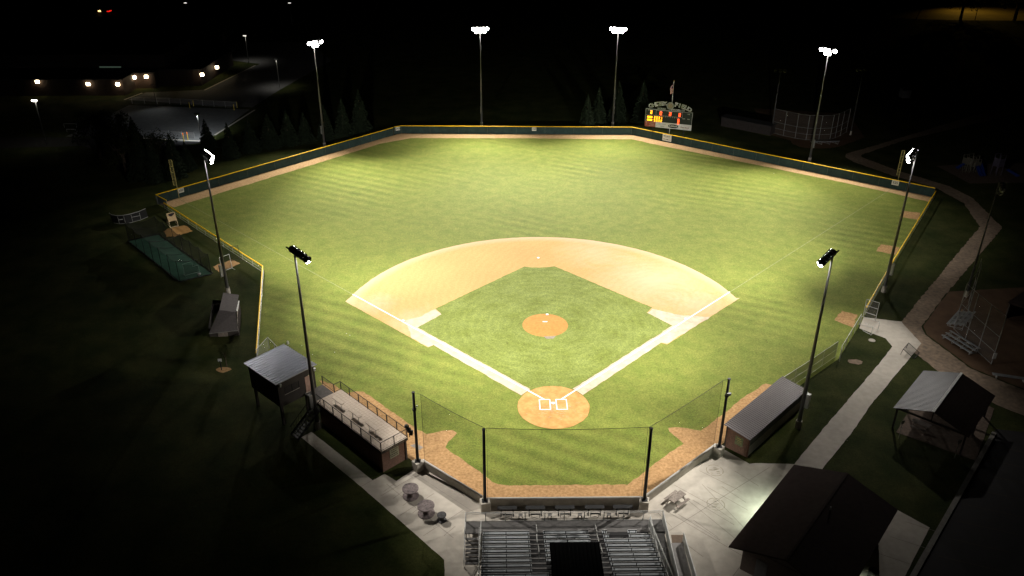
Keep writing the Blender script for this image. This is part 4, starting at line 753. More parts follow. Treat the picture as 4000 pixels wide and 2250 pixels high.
# ---- counter tables and stools behind the wall
for i, x in enumerate((-5.45, -2.79, 0.0, 2.82, 5.49)):
    t = thing('counter_table', ['dark counter table behind the plate wall, first from the left', 'dark counter table behind the plate wall, second from the left', 'dark counter table behind the plate wall in the middle of the row', 'dark counter table behind the plate wall, second from the right', 'dark counter table behind the plate wall, first from the right'][i], 'table', (x, -17.72), 0, 'row of counter tables behind the plate wall')
    MB().box(-.92, .92, -.24, .24, .92, .97).build('table_top', dsteel, t)
    for s_ in (-.57, .57): MB().box(s_-.045, s_+.045, -.05, .05, 0, .92).box(s_-.06, s_+.06, -.22, .22, 0, .04).build('leg', blk, t)
    MB().beam((-.57, 0, .6), (-.2, 0, .9), .03).beam((.57, 0, .6), (.2, 0, .9), .03).build('brace', dsteel, t); MB().box(-.45, .45, -.42, -.26, .40, .44).box(-.42, -.38, -.38, -.3, 0, .4).box(.38, .42, -.38, -.3, 0, .4).build('bench', dsteel, t)
for i, x in enumerate((-4.2, -1.44, 1.4, 4.15)):
    t = thing('stool', ['square stool between the first and second counter tables from the left', 'square stool between the second and middle counter tables', 'square stool between the middle and fourth counter tables', 'square stool between the last two counter tables on the right'][i], 'stool', (x, -18.3), 0, 'square stools by the counter tables')
    MB().box(-.19, .19, -.19, .19, .56, .60).build('seat', mat('grey_seat', (.16, .15, .14), .7), t)
    for a in (-.16, .16):
        for b in (-.16, .16): MB().box(a-.02, a+.02, b-.02, b+.02, 0, .56).build('leg', dsteel, t)
# ---- grandstand
t = thing('grandstand', 'aluminium grandstand with three blocks of bench rows at the bottom of the picture', 'grandstand', (0, -19.4)); q = MB()
plank = mat('seat_plank', (.30, .32, .33), .45, .35, var=.12, scale=1.5); dfoot = mat('shaded_aluminium', (.015, .015, .015), .6, .4, var=.12, scale=2); foot = mat('footboard', (.10, .095, .09), .6, .3, var=.15, scale=3); back_m = mat('unlit_backrest', (.02, .02, .02), .5, .3)  # near-black footboards and backrests: shade between the rows put into the colour
MB().box(-9.3, 8.95, -20.95, -19.42, .82, .90).build('front_walkway', foot, t, world=True)
q = MB()
for k in range(11): x = -9.2+1.81*k; q.beam((x, -20.9, .82), (x, -19.5, .0), .05); q.box(x-.04, x+.04, -19.55, -19.47, 0, .82); q.box(x-.04, x+.04, -20.9, -20.82, 0, .82)
q.build('understructure', dsteel, t, world=True)
NR = 12
for j in range(NR):
    y = -21.25-.806*j; z_ = 1.36+.273*j
    xs = [(-7.68, -3.5), (-2.24, 1.83), (3.09, 7.3)]
    if j == 0: xs = [(-7.68, -3.5), (-2.24, 1.83), (3.09, 3.5), (5.4, 6.2)]
    elif j == 1: xs = [(-7.68, -3.5), (-2.24, 1.83), (3.09, 3.6), (5.4, 7.3)]
    elif j >= 7: xs = [(-7.68, -3.5), (3.09, 7.3)] if j < 9 else [(-7.68, -2.2), (3.09, 7.3)]
    MB().box(-7.7, 7.35, y-.40, y+.26, z_-.47, z_-.43).box(-7.7, 7.35, y-.405, y-.385, z_-.428, z_-.21).build('footboard', dfoot, t, world=True)
    for a, b in xs:
        MB().box(a, b, y-.25, y+.10, z_-.04, z_).build('seat_plank', plank, t, world=True)
        bk = MB().box(a, b, y-.29, y-.26, z_+.25, z_+.36); n_ = max(1, round((b-a)/1.8))
        for k in range(n_+1): x = a+.12+(b-a-.24)*k/n_; bk.box(x-.03, x+.03, y-.30, y-.262, z_-.42, z_+.34)
        bk.build('backrest', back_m, t, world=True); MB().box(a, b, y-.295, y-.255, z_+.362, z_+.375).build('backrest_lit_edge', alum, t, world=True)  # pale strip paints the lit top edge above the unlit back
for a, b in ((-3.5, -2.24), (1.83, 3.09)):
    q = MB()
    for j in range(24): y = -20.95-.403*j; z_ = .90+.1365*j; q.box(a+.02, b-.02, y-.403, y, z_-.03, z_)
    q.build('aisle_steps', foot, t, world=True)
    for seg in range(3):
        y0, y1 = -20.9-seg*1.8, -22.3-seg*1.8; zz = lambda y: .9+(-20.95-y)*.338+.95
        xx = (a+b)/2-(.03 if seg % 2 else -.03); MB().tube((xx, y0, zz(y0)), (xx, y1, zz(y1)), .025, n=6).tube((xx, y0, zz(y0)-.95), (xx, y0, zz(y0)), .022, n=6).tube((xx, y1, zz(y1)-.95), (xx, y1, zz(y1)), .022, n=6).build('aisle_rail', alum, t, world=True)
# front guard rail with mesh
q = MB(); g2 = MB()
for k in range(11): x = -9.28+1.823*k; q.box(x-.035, x+.035, -19.46, -19.39, .2, 1.95)
q.tube((-9.3, -19.42, 1.97), (8.95, -19.42, 1.97), .03, n=6).tube((-9.3, -19.42, 1.80), (8.95, -19.42, 1.80), .022, n=6).tube((-9.3, -19.42, .95), (8.95, -19.42, .95), .022, n=6); q.build('front_rail', alum, t, world=True)
g2.quad((-9.3, -19.41, .95), (8.95, -19.41, .95), (8.95, -19.41, 1.95), (-9.3, -19.41, 1.95)); g2.build('rail_mesh', linkd, t, world=True)
def siderail(name, pts, m=alum, mesh=True):
    q = MB(); g = MB()
    for a, b in zip(pts, pts[1:]):
        q.beam((a[0], a[1], a[2]+1.05), (b[0], b[1], b[2]+1.05), .05, .05); q.beam((a[0], a[1], a[2]+.9), (b[0], b[1], b[2]+.9), .03); q.beam((a[0], a[1], a[2]+.05), (b[0], b[1], b[2]+.05), .03)
        L = math.dist(a, b); n_ = max(1, round(L/1.5))
        for k in range(n_+1): u = k/n_; x, y, z_ = (a[i]+(b[i]-a[i])*u for i in range(3)); q.box(x-.03, x+.03, y-.03, y+.03, z_-.3, z_+1.06)
        g.quad((a[0], a[1], a[2]+.05), (b[0], b[1], b[2]+.05), (b[0], b[1], b[2]+1.0), (a[0], a[1], a[2]+1.0))
    q.build(name, m, t, world=True)
    if mesh: g.build('rail_mesh', link, t, world=True)
siderail('side_rail', [(-9.3, -19.45, .9), (-9.3, -21.3, .9), (-9.3, -24.2, .0)]); siderail('side_rail', [(-8.0, -21.3, .9), (-8.0, -24.2, .0)], mesh=False)
siderail('side_rail', [(-7.85, -20.5, .95), (-7.85, -30.5, 4.3)]); siderail('side_rail', [(7.5, -20.4, .95), (7.5, -30.5, 4.3)])
q = MB()
for i in range(8): q.box(-9.25, -8.05, -21.3-.36*i-.33, -21.3-.36*i, .86-.115*(i+1)-.03, .86-.115*(i+1))
q.build('front_steps', foot, t, world=True)
# ramp on the right
q = MB(); q.quad((7.75, -19.5, .87), (8.85, -19.5, .87), (8.85, -30, .30), (7.75, -30, .30)); q.build('ramp', foot, t, world=True)
q = MB(); q.quad((9.0, -30, .28), (10.4, -30, .28), (10.5, -21.5, .04), (9.1, -21.5, .04)); q.build('lower_ramp', mat('ramp_grate', (.20, .19, .18), .7, var=.1), t, world=True)
slat = MB()
def baluster_panel(p0, p1, z0, z1, hgt=1.05):
    q = MB(); L = math.dist(p0, p1); n_ = int(L/.13)
    for k in range(n_+1): x, y = lerp(p0, p1, k/n_); zz = z0+(z1-z0)*k/n_; q.box(x-.022, x+.022, y-.022, y+.022, zz, zz+hgt)
    for dz in (.05, hgt-.15, hgt): q.beam((*p0, z0+dz), (*p1, z1+dz), .05)
    q.build('ramp_railing', alum, t, world=True)
baluster_panel((8.95, -19.5), (8.95, -30), .87, .30); baluster_panel((7.68, -19.9), (7.68, -30), .87, .30); baluster_panel((10.55, -21.3), (10.55, -30), .04, .28); baluster_panel((9.08, -21.3), (9.02, -30), .04, .28)
o = MB().prism([(9.64, -20.49), (10.8, -20.51), (10.68, -21.5), (9.55, -21.48)], .02, .035).build('ramp_plate', mat('rusty_plate', (.13, .09, .06), .8, var=.15)); tag(o, 'brown steel plate on the plaza at the foot of the grandstand ramp', 'plate')
# press booth over the back of the grandstand
t = thing('announcer_booth', 'black flat roofed booth over the back rows of the grandstand', 'booth', (0, -27.0))
rf = ribbed(-2.05, 1.98, -31.5, -26.9, 5.6, 5.62, .32); rf.build('roof', mat('matt_black_roof', (.004, .004, .004), .95, var=.1, spec=.1), t, world=True)
MB().box(-1.9, 1.85, -31.4, -27.2, 3.35, 5.5).build('walls', dark, t, world=True); MB().box(-1.9, -1.8, -27.3, -27.15, 2.8, 3.34).box(1.75, 1.85, -27.3, -27.15, 2.8, 3.34).build('support_post', blk, t, world=True)
# ---- batting cage
t = thing('batting_cage', 'long batting cage of black netting on green turf left of the field', 'batting cage', (-58, 40)); ct = mat('green_carpet', (.042, .100, .068), .9, var=.15, scale=.8, var2=.15, scale2=.25, spec=.05)
cA, cB, cC, cD = (-53.2, 31.5), (-49.35, 34.0), (-62.6, 48.6), (-66.4, 46.0)
MB().prism([cA, cB, cC, cD], .01, .04).build('turf_mat', ct, t, world=True)
q = MB(); top = {}
N_ = 6; hc = 3.35
for s_, (a, b) in enumerate(((cA, cD), (cB, cC))):
    for k in range(N_+1):
        x, y = lerp(a, b, k/N_); p_ = (x, y, hc-.06); MB().tube((x, y, 0), (x, y, hc), .04, n=6).build('post', blk, t, world=True); top[(s_, k)] = p_
def sag(a, b, s_, n_=6): return [(a[0]+(b[0]-a[0])*u, a[1]+(b[1]-a[1])*u, a[2]+(b[2]-a[2])*u-4*s_*u*(1-u)) for u in [i/n_ for i in range(n_+1)]]
cb = MB(); roofn = MB(); sides = MB()
for k in range(N_):
    L0 = sag(top[(0, k)], top[(0, k+1)], .35); L1 = sag(top[(1, k)], top[(1, k+1)], .35); cb.path(L0, .02, 4); cb.path(L1, .02, 4)
    rows_ = [sag(L0[i], L1[i], .45+.25*math.sin(i*math.pi/6), 6) for i in range(7)]
    for i in range(6):
        for j in range(6): roofn.quad(rows_[i][j], rows_[i][j+1], rows_[i+1][j+1], rows_[i+1][j])
    for Ls in (L0, L1):
        for i in range(6): sides.quad((Ls[i][0], Ls[i][1], .03), (Ls[i+1][0], Ls[i+1][1], .03), Ls[i+1], Ls[i])
for k in (0, 3, N_): cb.path(sag(top[(0, k)], top[(1, k)], .45), .025, 4)
for k in (0, N_):
    C = sag(top[(0, k)], top[(1, k)], .45)
    for i in range(6): sides.quad((C[i][0], C[i][1], .03), (C[i+1][0], C[i+1][1], .03), C[i+1], C[i])
nd = random.Random(3)
for a, b in ((cA, cB), (cB, cC), (cC, cD), (cD, cA)):
    n_ = int(math.dist(a, b)/.5); dx, dy = (b[0]-a[0]), (b[1]-a[1]); LL = math.hypot(dx, dy)
    pts = [(a[0]+dx*i/n_+dy/LL*nd.uniform(.05, .35), a[1]+dy*i/n_-dx/LL*nd.uniform(.05, .35), .08) for i in range(n_+1)]; MB().path(pts, .09, 5).build('net_hem', blk, t, world=True)
roofn.build('roof_netting', cagenet, t, world=True); sides.build('side_netting', cagenet, t, world=True); cb.build('cables', blk, t, world=True)
tm = thing('pitching_screen', 'pale framed pitching screen at the near end inside the batting cage', 'practice screen', (-52.2, 33.9), math.radians(38))
q = MB()
for a, b in (((-1.1, 0, .1), (1.1, 0, .1)), ((-1.1, 0, 2.0), (.3, 0, 2.0)), ((-1.1, 0, 0), (-1.1, 0, 2.0)), ((.3, 0, 2.0), (.3, 0, 1.2)), ((.3, 0, 1.2), (1.1, 0, 1.2)), ((1.1, 0, 1.2), (1.1, 0, 0)), ((-1.1, -.8, .08), (-1.1, .8, .08)), ((1.1, -.8, .08), (1.1, .8, .08))): q.tube(a, b, .03, n=6)
q.build('frame', mat('pale_green_frame', (.22, .33, .27), .6), tm); MB().quad((-1.1, 0, .1), (1.1, 0, .1), (1.1, 0, 1.2), (-1.1, 0, 1.9)).build('netting', cagenet, tm)
o = MB(); o.lathe([(0, 0), (.22, .03), (.26, .16), (.20, .3), (0, .33)], n=12); o = o.build('ball_bucket', mat('bucket_white', (.3, .3, .28), .5)); o.location = (-51.0, 33.5, .05); tag(o, 'small pale ball bucket beside the screen in the batting cage', 'bucket')
# ---- folded batting backstop shell
t = thing('portable_backstop', 'curved black portable batting backstop lying beyond the batting cage', 'portable backstop', (-70, 55)); q = MB(); ar = MB(); fr = MB()
pts = [(-72.6, 54.4), (-71.9, 53.6), (-70.9, 53.2), (-69.9, 53.3), (-68.9, 53.9), (-67.9, 54.9), (-67.2, 56.3)]
for a, b in zip(pts, pts[1:]): q.quad((*a, .05), (*b, .05), (b[0]*1.004, b[1]*1.004, 1.45), (a[0]*1.004, a[1]*1.004, 1.45)); ar.tube((a[0]*1.004, a[1]*1.004, 1.47), (b[0]*1.004, b[1]*1.004, 1.47), .05, n=6); ar.tube((*a, .05), (*b, .05), .04, n=6)
for i in (2, 3, 4, 5): a = pts[i]; fr.tube((a[0]+.05, a[1]-.07, .05), (a[0]+.0, a[1]-.05, 1.4), .03, n=5)
fr.tube((pts[2][0]+.1, pts[2][1]-.1, .8), (pts[5][0]+.1, pts[5][1]-.1, .9), .045, n=6)
q.build('padding', blk, t, world=True); ar.build('rim', alum, t, world=True); fr.build('frame_rungs', alum, t, world=True)
# ---- plywood target on an easel
t = thing('pitching_target', 'plywood target board on a leaning wooden frame beside the batting cage', 'target board', (-61.6, 52.6), math.radians(35)); q = MB()
for s_ in (-.65, .65): q.beam((s_, -.9, 0), (s_, .25, 2.2), .08); q.beam((s_, 1.0, 0), (s_, .25, 2.2), .08); q.beam((s_, -.9, .06), (s_, 1.0, .06), .06)
q.beam((-.65, -.9, .06), (.65, -.9, .06), .09); q.build('frame', mat('pale_lumber', (.50, .42, .26), .8), t)
MB().quad((-.70, -.50, .95), (.70, -.50, .95), (.70, .12, 2.25), (-.70, .12, 2.25)).quad((-.70, -.44, .93), (-.70, .18, 2.23), (.70, .18, 2.23), (.70, -.44, .93)).build('plywood_board', woodp, t)
q = MB(); pp = [(-.45, .03, 2.10), (.5, .06, 2.2), (.58, -.02, 2.0), (.30, -.11, 1.80), (-.05, -.16, 1.70), (-.40, -.08, 1.88)]; q.f = [tuple(range(6))]; q.v = [(a, b-.02, c) for a, b, c in pp]; q.build('dark_cloth', mat('dark_cloth', (.03, .025, .03), .9), t)
# white framed screens by the near bullpen
for x, y, a, w_, l_ in ((-47.3, 35.2, 50, 1.7, 'white framed pitching screen standing by the near bullpen patch'), (-47.0, 38.6, 30, 1.4, 'black netted screen by the sideline fence behind the bullpen patch')):
    s = thing('bullpen_screen', l_, 'practice screen', (x, y), math.radians(a), 'screens by the near bullpen'); q = MB(); wht = white if w_ > 1.5 else blk
    for p_, r_ in (((-w_/2, 0, 0), (-w_/2, .25, 2.3)), ((w_/2, 0, 0), (w_/2, .25, 2.3)), ((-w_/2, .25, 2.3), (w_/2, .25, 2.3)), ((-w_/2, 0, .1), (w_/2, 0, .1)), ((-w_/2, -.7, 0), (-w_/2, .8, 0)), ((w_/2, -.7, 0), (w_/2, .8, 0))): q.tube(p_, r_, .028, n=6)
    q.build('frame', wht, s); MB().quad((-w_/2, 0, .1), (w_/2, 0, .1), (w_/2, .25, 2.3), (-w_/2, .25, 2.3)).build('netting', net, s)
# ---- far softball backstop
t = thing('chain_link_backstop', 'curved chain link backstop of the far softball field beyond right field', 'backstop', (65, 99))
bp = [(56.2, 104.4), (58.13, 102.05), (60.16, 100.1), (62.2, 98.85), (65.0, 98.7), (67.6, 99.0), (69.2, 100.2), (71.0, 101.9), (73.4, 104.6)]; h_ = 5.6; q = MB(); g = MB()
for a in bp: MB().tube((*a, 0), (*a, h_), .06, n=6).build('post', mat('rail_galvanised', (.22, .22, .21), .6, .2), t, world=True)
for a, b in zip(bp, bp[1:]):
    for z_ in (.1, 1.3, 2.7, h_): q.tube((*a, z_), (*b, z_), .035, n=5)
    g.quad((*a, .05), (*b, .05), (*b, h_), (*a, h_))
q.build('rails', mat('rail_galvanised', (.22, .22, .21), .6, .2), t, world=True); g.build('mesh_panel', mat('faint_link', (.16, .14, .125), .8, alpha=.17), t, world=True)
def bleacher(loc, rz, L, rows, lab, grp='small aluminium bleachers', braces=True):
    t = thing('bleacher', lab, 'bleacher', loc, rz, grp)
    for j in range(rows):
        MB().box(-L/2, L/2, .61*j-.14, .61*j+.14, .40+.2*j, .44+.2*j).build('seat_plank', plank, t)
        if j: MB().box(-L/2, L/2, .61*j-.45, .61*j-.2, .12+.2*j, .15+.2*j).build('footboard', plank, t)
    q = MB(); dd = .61*(rows-1)
    for k in range(4): x = -L/2+.3+(L-.6)*k/3; q.beam((x, 0, .03), (x, dd, .03), .05); q.beam((x, 0, .4), (x, dd, .4+.2*(rows-1)), .05); q.beam((x, dd, 0), (x, dd, .4+.2*(rows-1)), .05); q.beam((x, 0, 0), (x, 0, .4), .05); q.beam((x, 0, .03), (x, dd, .3), .04)
    for k in range(3): x = -L/2+.3+(L-.6)*k/3; x2 = -L/2+.3+(L-.6)*(k+1)/3; q.beam((x, dd+.02, .1), (x2, dd+.02, .3+.2*(rows-1)), .05)
    q.build('frame', galv, t); return t
bleacher((65.4, 96.7), math.pi+.02, 6.0, 3, 'aluminium bleacher seen from behind at the far softball backstop')
bleacher((55.3, 18.7), math.radians(226), 4.9, 4, 'aluminium bleacher above the dirt by the gravel path, upper of the two')
bleacher((52.3, 11.9), math.radians(289), 4.8, 3, 'aluminium bleacher above the dirt by the gravel path, lower of the two')
t = thing('chain_link_backstop', 'large chain link backstop of the softball field at the right edge', 'backstop', (56, 14)); bp = [(60.0, 23.6), (58.3, 20.6), (54.2, 16.2), (54.25, 13.4), (54.4, 10.6), (54.6, 7.7)]; h_ = 6.8; q = MB(); g = MB()
for a in bp: MB().tube((*a, 0), (*a, h_), .055, n=6).build('post', mat('rail_galvanised', (.22, .22, .21), .6, .2), t, world=True)
for a, b in zip(bp, bp[1:]):
    for z_ in (.1, 1.8, 3.9, h_): q.tube((*a, z_), (*b, z_), .03, n=5)
    g.quad((*a, .05), (*b, .05), (*b, h_), (*a, h_))
q.build('rails', mat('rail_galvanised', (.22, .22, .21), .6, .2), t, world=True); g.build('mesh_panel', mat('faint_link', (.16, .14, .125), .8, alpha=.17), t, world=True); MB().box(54.45, 54.85, 7.55, 7.62, .9, 1.7).build('notice', white, t, world=True)
t = thing('players_bench', 'long grey bench by the dirt at the right edge of the picture', 'bench', (56.4, 3.9), math.radians(-18)); MB().box(-3.4, 3.4, -.3, -.02, .44, .48).box(-3.4, 3.4, .0, .28, .44, .48).build('seat', plank, t)
for x in (-2.9, 0, 2.9): MB().box(x-.04, x+.04, -.25, .25, 0, .44).build('leg', galv, t)
t = thing('covered_dugout', 'dark covered dugout of the softball field at the right edge', 'dugout', (66.5, 20.5), math.radians(38)); MB().box(-4, 4, -1.5, 1.5, 2.3, 2.42).build('roof', roofb, t); MB().box(-3.8, 3.8, 1.2, 1.35, 0, 2.3).build('back_wall', siding, t)
for x in (-3.7, 0, 3.7): MB().box(x-.06, x+.06, -1.3, -1.18, 0, 2.3).build('post', siding, t)
# ---- sapling and its sign
x, y = G(866, 1446); sheet('bare_patch', [(x+.95*math.cos(a*.6)+.2, y+.65*math.sin(a*.6)+.1) for a in range(10)], .016, agg, amp=.1)
t = thing('post_sign', 'small white plate on a dark post in the dark lawn beside the sapling', 'sign', (x, y), .1); MB().box(-.05, .05, -.05, .05, 0, 1.35).build('post', dsteel, t); MB().box(-.22, .22, -.03, .0, 1.25, 1.65).build('sign_board', white, t)
# ================================================================ TREES
def spruce_mesh(seed):
    rd = random.Random(seed); m = MB()
    for i in range(640):
        u = rd.random()**1.25; z_ = .06+.93*u; R_ = .27*(1-u)**.85+.012; a = rd.uniform(0, 6.283); r_ = R_*rd.uniform(.62, 1.08); w_ = R_*rd.uniform(.22, .40)+.008; dz = -R_*rd.uniform(.12, .35)
        ca, sa = math.cos(a), math.sin(a); r0 = r_*rd.uniform(.2, .5)
        m.quad((ca*r0, sa*r0, z_+.02), (ca*r_*.8-sa*w_*.5, sa*r_*.8+ca*w_*.5, z_+dz*.7), (ca*r_, sa*r_, z_+dz), (ca*r_*.8+sa*w_*.5, sa*r_*.8-ca*w_*.5, z_+dz*.75))
        m.quad((ca*r_*.5-sa*w_*.3, sa*r_*.5+ca*w_*.3, z_+.01), (ca*r_, sa*r_, z_+dz), (ca*r_*.95+sa*w_*.2, sa*r_*.95-ca*w_*.2, z_+dz-R_*.18))
    return m
def leafy_mesh(seed):
    rd = random.Random(seed); m = MB(); blobs = [(rd.uniform(-.28, .28), rd.uniform(-.28, .28), rd.uniform(.40, .85), rd.uniform(.10, .20)) for _ in range(16)]
    for i in range(2200):
        x, y, z_, r_ = rd.choice(blobs); v = Vector((rd.gauss(0, 1), rd.gauss(0, 1), rd.gauss(0, 1))).normalized()*r_*rd.uniform(.55, 1.1); c = Vector((x, y, z_))+v; n_ = Vector((rd.gauss(0, 1), rd.gauss(0, 1), rd.gauss(0, 1))).normalized(); a = n_.orthogonal().normalized()*rd.uniform(.012, .024); b = n_.cross(a)
        m.quad(tuple(c-a), tuple(c-b*.7), tuple(c+a), tuple(c+b*.7))
    return m
protos = []
for s_ in (1, 2, 3):
    p_ = thing('spruce_tree', 'x', 'tree', (0, 0)); spruce_mesh(s_).build('crown', needle, p_); MB().tube((0, 0, 0), (0, 0, .9), .022, .004, 7).build('trunk', bark, p_); protos.append(p_)
lp = thing('leafy_tree', 'x', 'tree', (0, 0)); leafy_mesh(5).build('crown', leaf, lp); q = MB(); q.tube((0, 0, 0), (0, 0, .45), .035, .026, 8)
for a in range(6): q.tube((0, 0, .32+.02*a), (.2*math.cos(a*1.1), .2*math.sin(a*1.1), .62+.03*(a % 3)), .018, .006, 6)
q.build('trunk', bark, lp)
left = [(612, 705, 9.0, 'dark spruce at the near end of the row left of the outfield'), (690, 690, 8.5, 'dark spruce second from the near end of the row left of the outfield'), (738, 664, 6.2, 'small grey green spruce just above the left foul pole'), (560, 700, 9.5, 'tall dark spruce next to the tree with the bare trunk'), (905, 615, 7.0, 'bushy spruce beside the lit head of the left floodlight pole'), (815, 578, 6.5, 'pointed dark spruce standing against the lit corner of the school lot'),
        (985, 592, 7.6, 'dark spruce in the row beyond the left outfield, just past the bushy one'), (1058, 575, 7.8, 'dark spruce in the row beyond the left outfield, third past the pole head'), (1130, 565, 7.5, 'dark spruce in the row beyond the left outfield, fourth past the pole head'), (1195, 556, 7.5, 'dark spruce left of the left far floodlight pole'), (1275, 545, 7.8, 'dark spruce hidden behind the left far floodlight pole'), (1345, 533, 8.6, 'dark spruce right of the left far floodlight pole'), (1412, 520, 9.4, 'tall dark spruce at the far end of the row near the 343 sign'),
        (540, 600, 9.0, 'pointed dark spruce silhouetted against the grey school lot'), (430, 590, 8.5, 'broad dark conifer at the left edge of the tree group by the school lot')]
for i, (px, py, h_, lab) in enumerate(left):
    dup(protos[i % 3], G(px, py), random.uniform(0, 6), lab, 'spruces beyond the left outfield', scale=((lambda q_: (h_*q_, h_*q_))(random.uniform(.9, 1.3)))+(h_*random.uniform(.88, 1.1),))
for i, (px, py, h_, lab) in enumerate([(2292, 500, 8.0, 'faint dark spruce left of the pole beside the scoreboard'), (2335, 488, 9.0, 'faint tall dark spruce close behind the pole beside the scoreboard'), (2410, 480, 10.0, 'faint dark spruce right of the pole beside the scoreboard'), (2505, 478, 10.0, 'faint dark spruce just left of the scoreboard')]):
    dup(protos[(i+1) % 3], G(px, py), random.uniform(0, 6), lab, 'spruces beyond the right centre outfield', scale=(h_*.95,)*2+(h_,))
for px, py, h_, lab in ((498, 690, 11, 'leafy dark tree with a bare pale trunk left of the foul pole'), (395, 620, 10.5, 'large dark leafy tree at the left end of the tree group'), (650, 640, 7.0, 'round dark leafy tree in front of the school lot kerb'), (588, 640, 7.0, 'round dark leafy tree second from the school lot kerb corner'), (470, 610, 10.0, 'tall dark leafy tree silhouetted against the school lot')):
    dup(lp, G(px, py), random.uniform(0, 6), lab, 'leafy trees by the school lot', scale=(h_*.95, h_*.95, h_))
x, y = G(872, 1440); dup(lp, (x+.3, y+.5), 1.0, 'thin young sapling in the dark lawn left of the press box', scale=(1.5, 1.5, 3.4)).__setitem__('group', 'saplings')
x, y = G(882, 197); dup(lp, (x, y), 1.0, 'faint olive green tree beside the far end of the school', scale=(13, 13, 12))
for px, py, h_, lab in ((3752, 74, 14, 'round tree silhouetted against the amber lit ground at the top right'), (3962, 80, 15, 'dark tree silhouetted at the top right corner of the picture')):
    dup(lp, G(px, py), random.uniform(0, 6), lab, 'silhouetted trees at the top right', scale=(h_*1.25, h_*1.25, h_))
for p_ in protos+[lp]:
    for c in list(p_.children): bpy.data.objects.remove(c)
    bpy.data.objects.remove(p_)
# ================================================================ SCHOOL AND CAR PARK LAMPS
def atY(px, py, Y):
    d = _f + _r*((px-2000)/FPX) - _u*((py-1125)/FPX); t = (Y-CP[1])/d.y; return (CP[0]+d.x*t, Y, CP[2]+d.z*t)
t = thing('school_building', 'long low dark brick school building with lit wall lamps at the upper left', 'building', (-105, 145)); bs_ = mat('school_brick', (.022, .013, .009), .85, var=.12, scale=2)
MB().prism([(-150, 139.5), (-104.5, 139.5), (-104.5, 147), (-99, 147), (-99, 150), (-87.8, 150), (-86.2, 175), (-150, 178)], 0, 4.2).build('lower_walls', bs_, t, world=True)
MB().prism([(-151, 139), (-104, 139), (-104, 146.5), (-98.6, 146.5), (-98.6, 149.6), (-87.3, 149.6), (-85.7, 175.4), (-151, 178.5)], 4.21, 4.5).build('roof', mat('dark_roof', (.02, .02, .02), .9), t, world=True)
a_ = atY(385, 279, 152); MB().box(-150, -97.5, 152, 174, 4.51, 8.0).build('upper_walls', bs_, t, world=True)
wn = mat('dim_window', (.1, .12, .1), emit=(.20, .30, .22), es=.13)
for i, px in enumerate((386, 403, 421, 439, 457)):
    p0, p1 = atY(px+(0 if i else 6), 278-i*.2, 151.95), atY(px+15, 259, 151.95); MB().box(p0[0], p1[0], 151.9, 151.98, p0[2], p1[2]).build('window', wn, t, world=True)
amb = mat('lit_school_lens', (1, 1, 1), emit=(1, .80, .52), es=22)
lamps = [(147, 318, 'far left end'), (345, 327, 'left of the entrance on the low front wall'), (461, 328, 'just left of the entrance recess'), (525, 301, 'left side of the entrance recess'), (572, 298, 'right side of the entrance recess'), (790, 290, 'right wing, nearer of the pair'), (848, 262, 'right wing, farther of the pair')]
for i, (px, py, ds) in enumerate(lamps):
    Y = [139.2, 139.2, 139.2, 146.7, 146.7, 149.4, 149.4][i]
    if i == 6: Y = 160
    x, y, z_ = atY(px, py, Y)
    z_ = max(z_, 2.2)
    s = thing('wall_lamp', 'glowing wall lamp on the school, '+ds, 'lamp', (x, y, z_), 0, 'wall lamps of the school'); MB().box(-.22, .22, 0, .3, -.2, .2).build('lamp_body', dsteel, s); MB().box(-.42, .42, -.35, -.02, -.40, .30).build('lens', amb, s)
    if i in (3, 4, 2, 5): spot('glow', s, (x, y-.6, z_-.1), (x+(-1 if i == 4 else 1)*(1.0 if i in (3, 4) else 0), y+1.6, z_-1.6), 230 if i in (3, 4) else 25, 130, (1, .72, .42), .6, .2)
def street_lamp(px, py, h_, lab, lit, pw=0, aim=None, col=(1, .95, .85), es=25):
    x, y = G(px, py); t = thing('street_lamp', lab, 'street lamp', (x, y), 0, 'car park lamp posts'); MB().tube((0, 0, 0), (0, 0, h_), .11, .06, 8).build('post', mat('lamp_post_paint', (.16, .16, .15), .5), t)
    MB().box(-.55, .55, -.25, .25, h_-.02, h_+.16).build('lamp_head', dsteel, t)
    MB().box(-.5, .5, -.36, -.251, h_-.16, h_+.12).box(-.5, .5, -.25, .2, h_-.05, h_-.022).build('lens', mat('street_lens_%d' % es, (1, 1, 1), emit=col, es=es) if lit else lens_off, t)
    if pw: spot('glow', t, (x, y, h_-.3), aim or (x, y, 0), pw, 120, col, 1, .3)
street_lamp(183, 566, 9.8, 'tall lamp post with a brightly lit head at the far left', True, 500)
street_lamp(790, 560, 6.6, 'lamp post with a dark globe head at the corner of the school lot', False, 6000, (-76, 106, 0), (.88, .95, 1))
street_lamp(972, 245, 8.1, 'lamp post standing at the kerb beyond the school', True, 900, es=1); street_lamp(1093, 342, 7.7, 'thin dark lamp post on the school drive', False, 900); street_lamp(740, 98, 8.0, 'distant lamp post with a faint head at the top left', True, 0, es=1); street_lamp(1142, 98, 8.0, 'distant lamp post with a faint head above the left far floodlight', True, 0, es=1)  # glow under the dark drive post is added to brighten the paving
x, y = -86, 150
# added pole lamp, stands in for an unseen source over the school lot
t = thing('lot_fill_lamp', 'added flood lamp on a post for the unseen light over the school lot', 'fill lamp', (-92, 128)); MB().tube((0, 0, 0), (0, 0, 5.5), .08, .05, 8).build('post', dsteel, t); MB().box(-.25, .25, -.2, .2, 5.45, 5.7).build('lamp_head', dsteel, t); spot('glow', t, (-92, 128, 5.3), (-88, 115, 0), 500, 150, (.92, .95, .95), 1, .3)
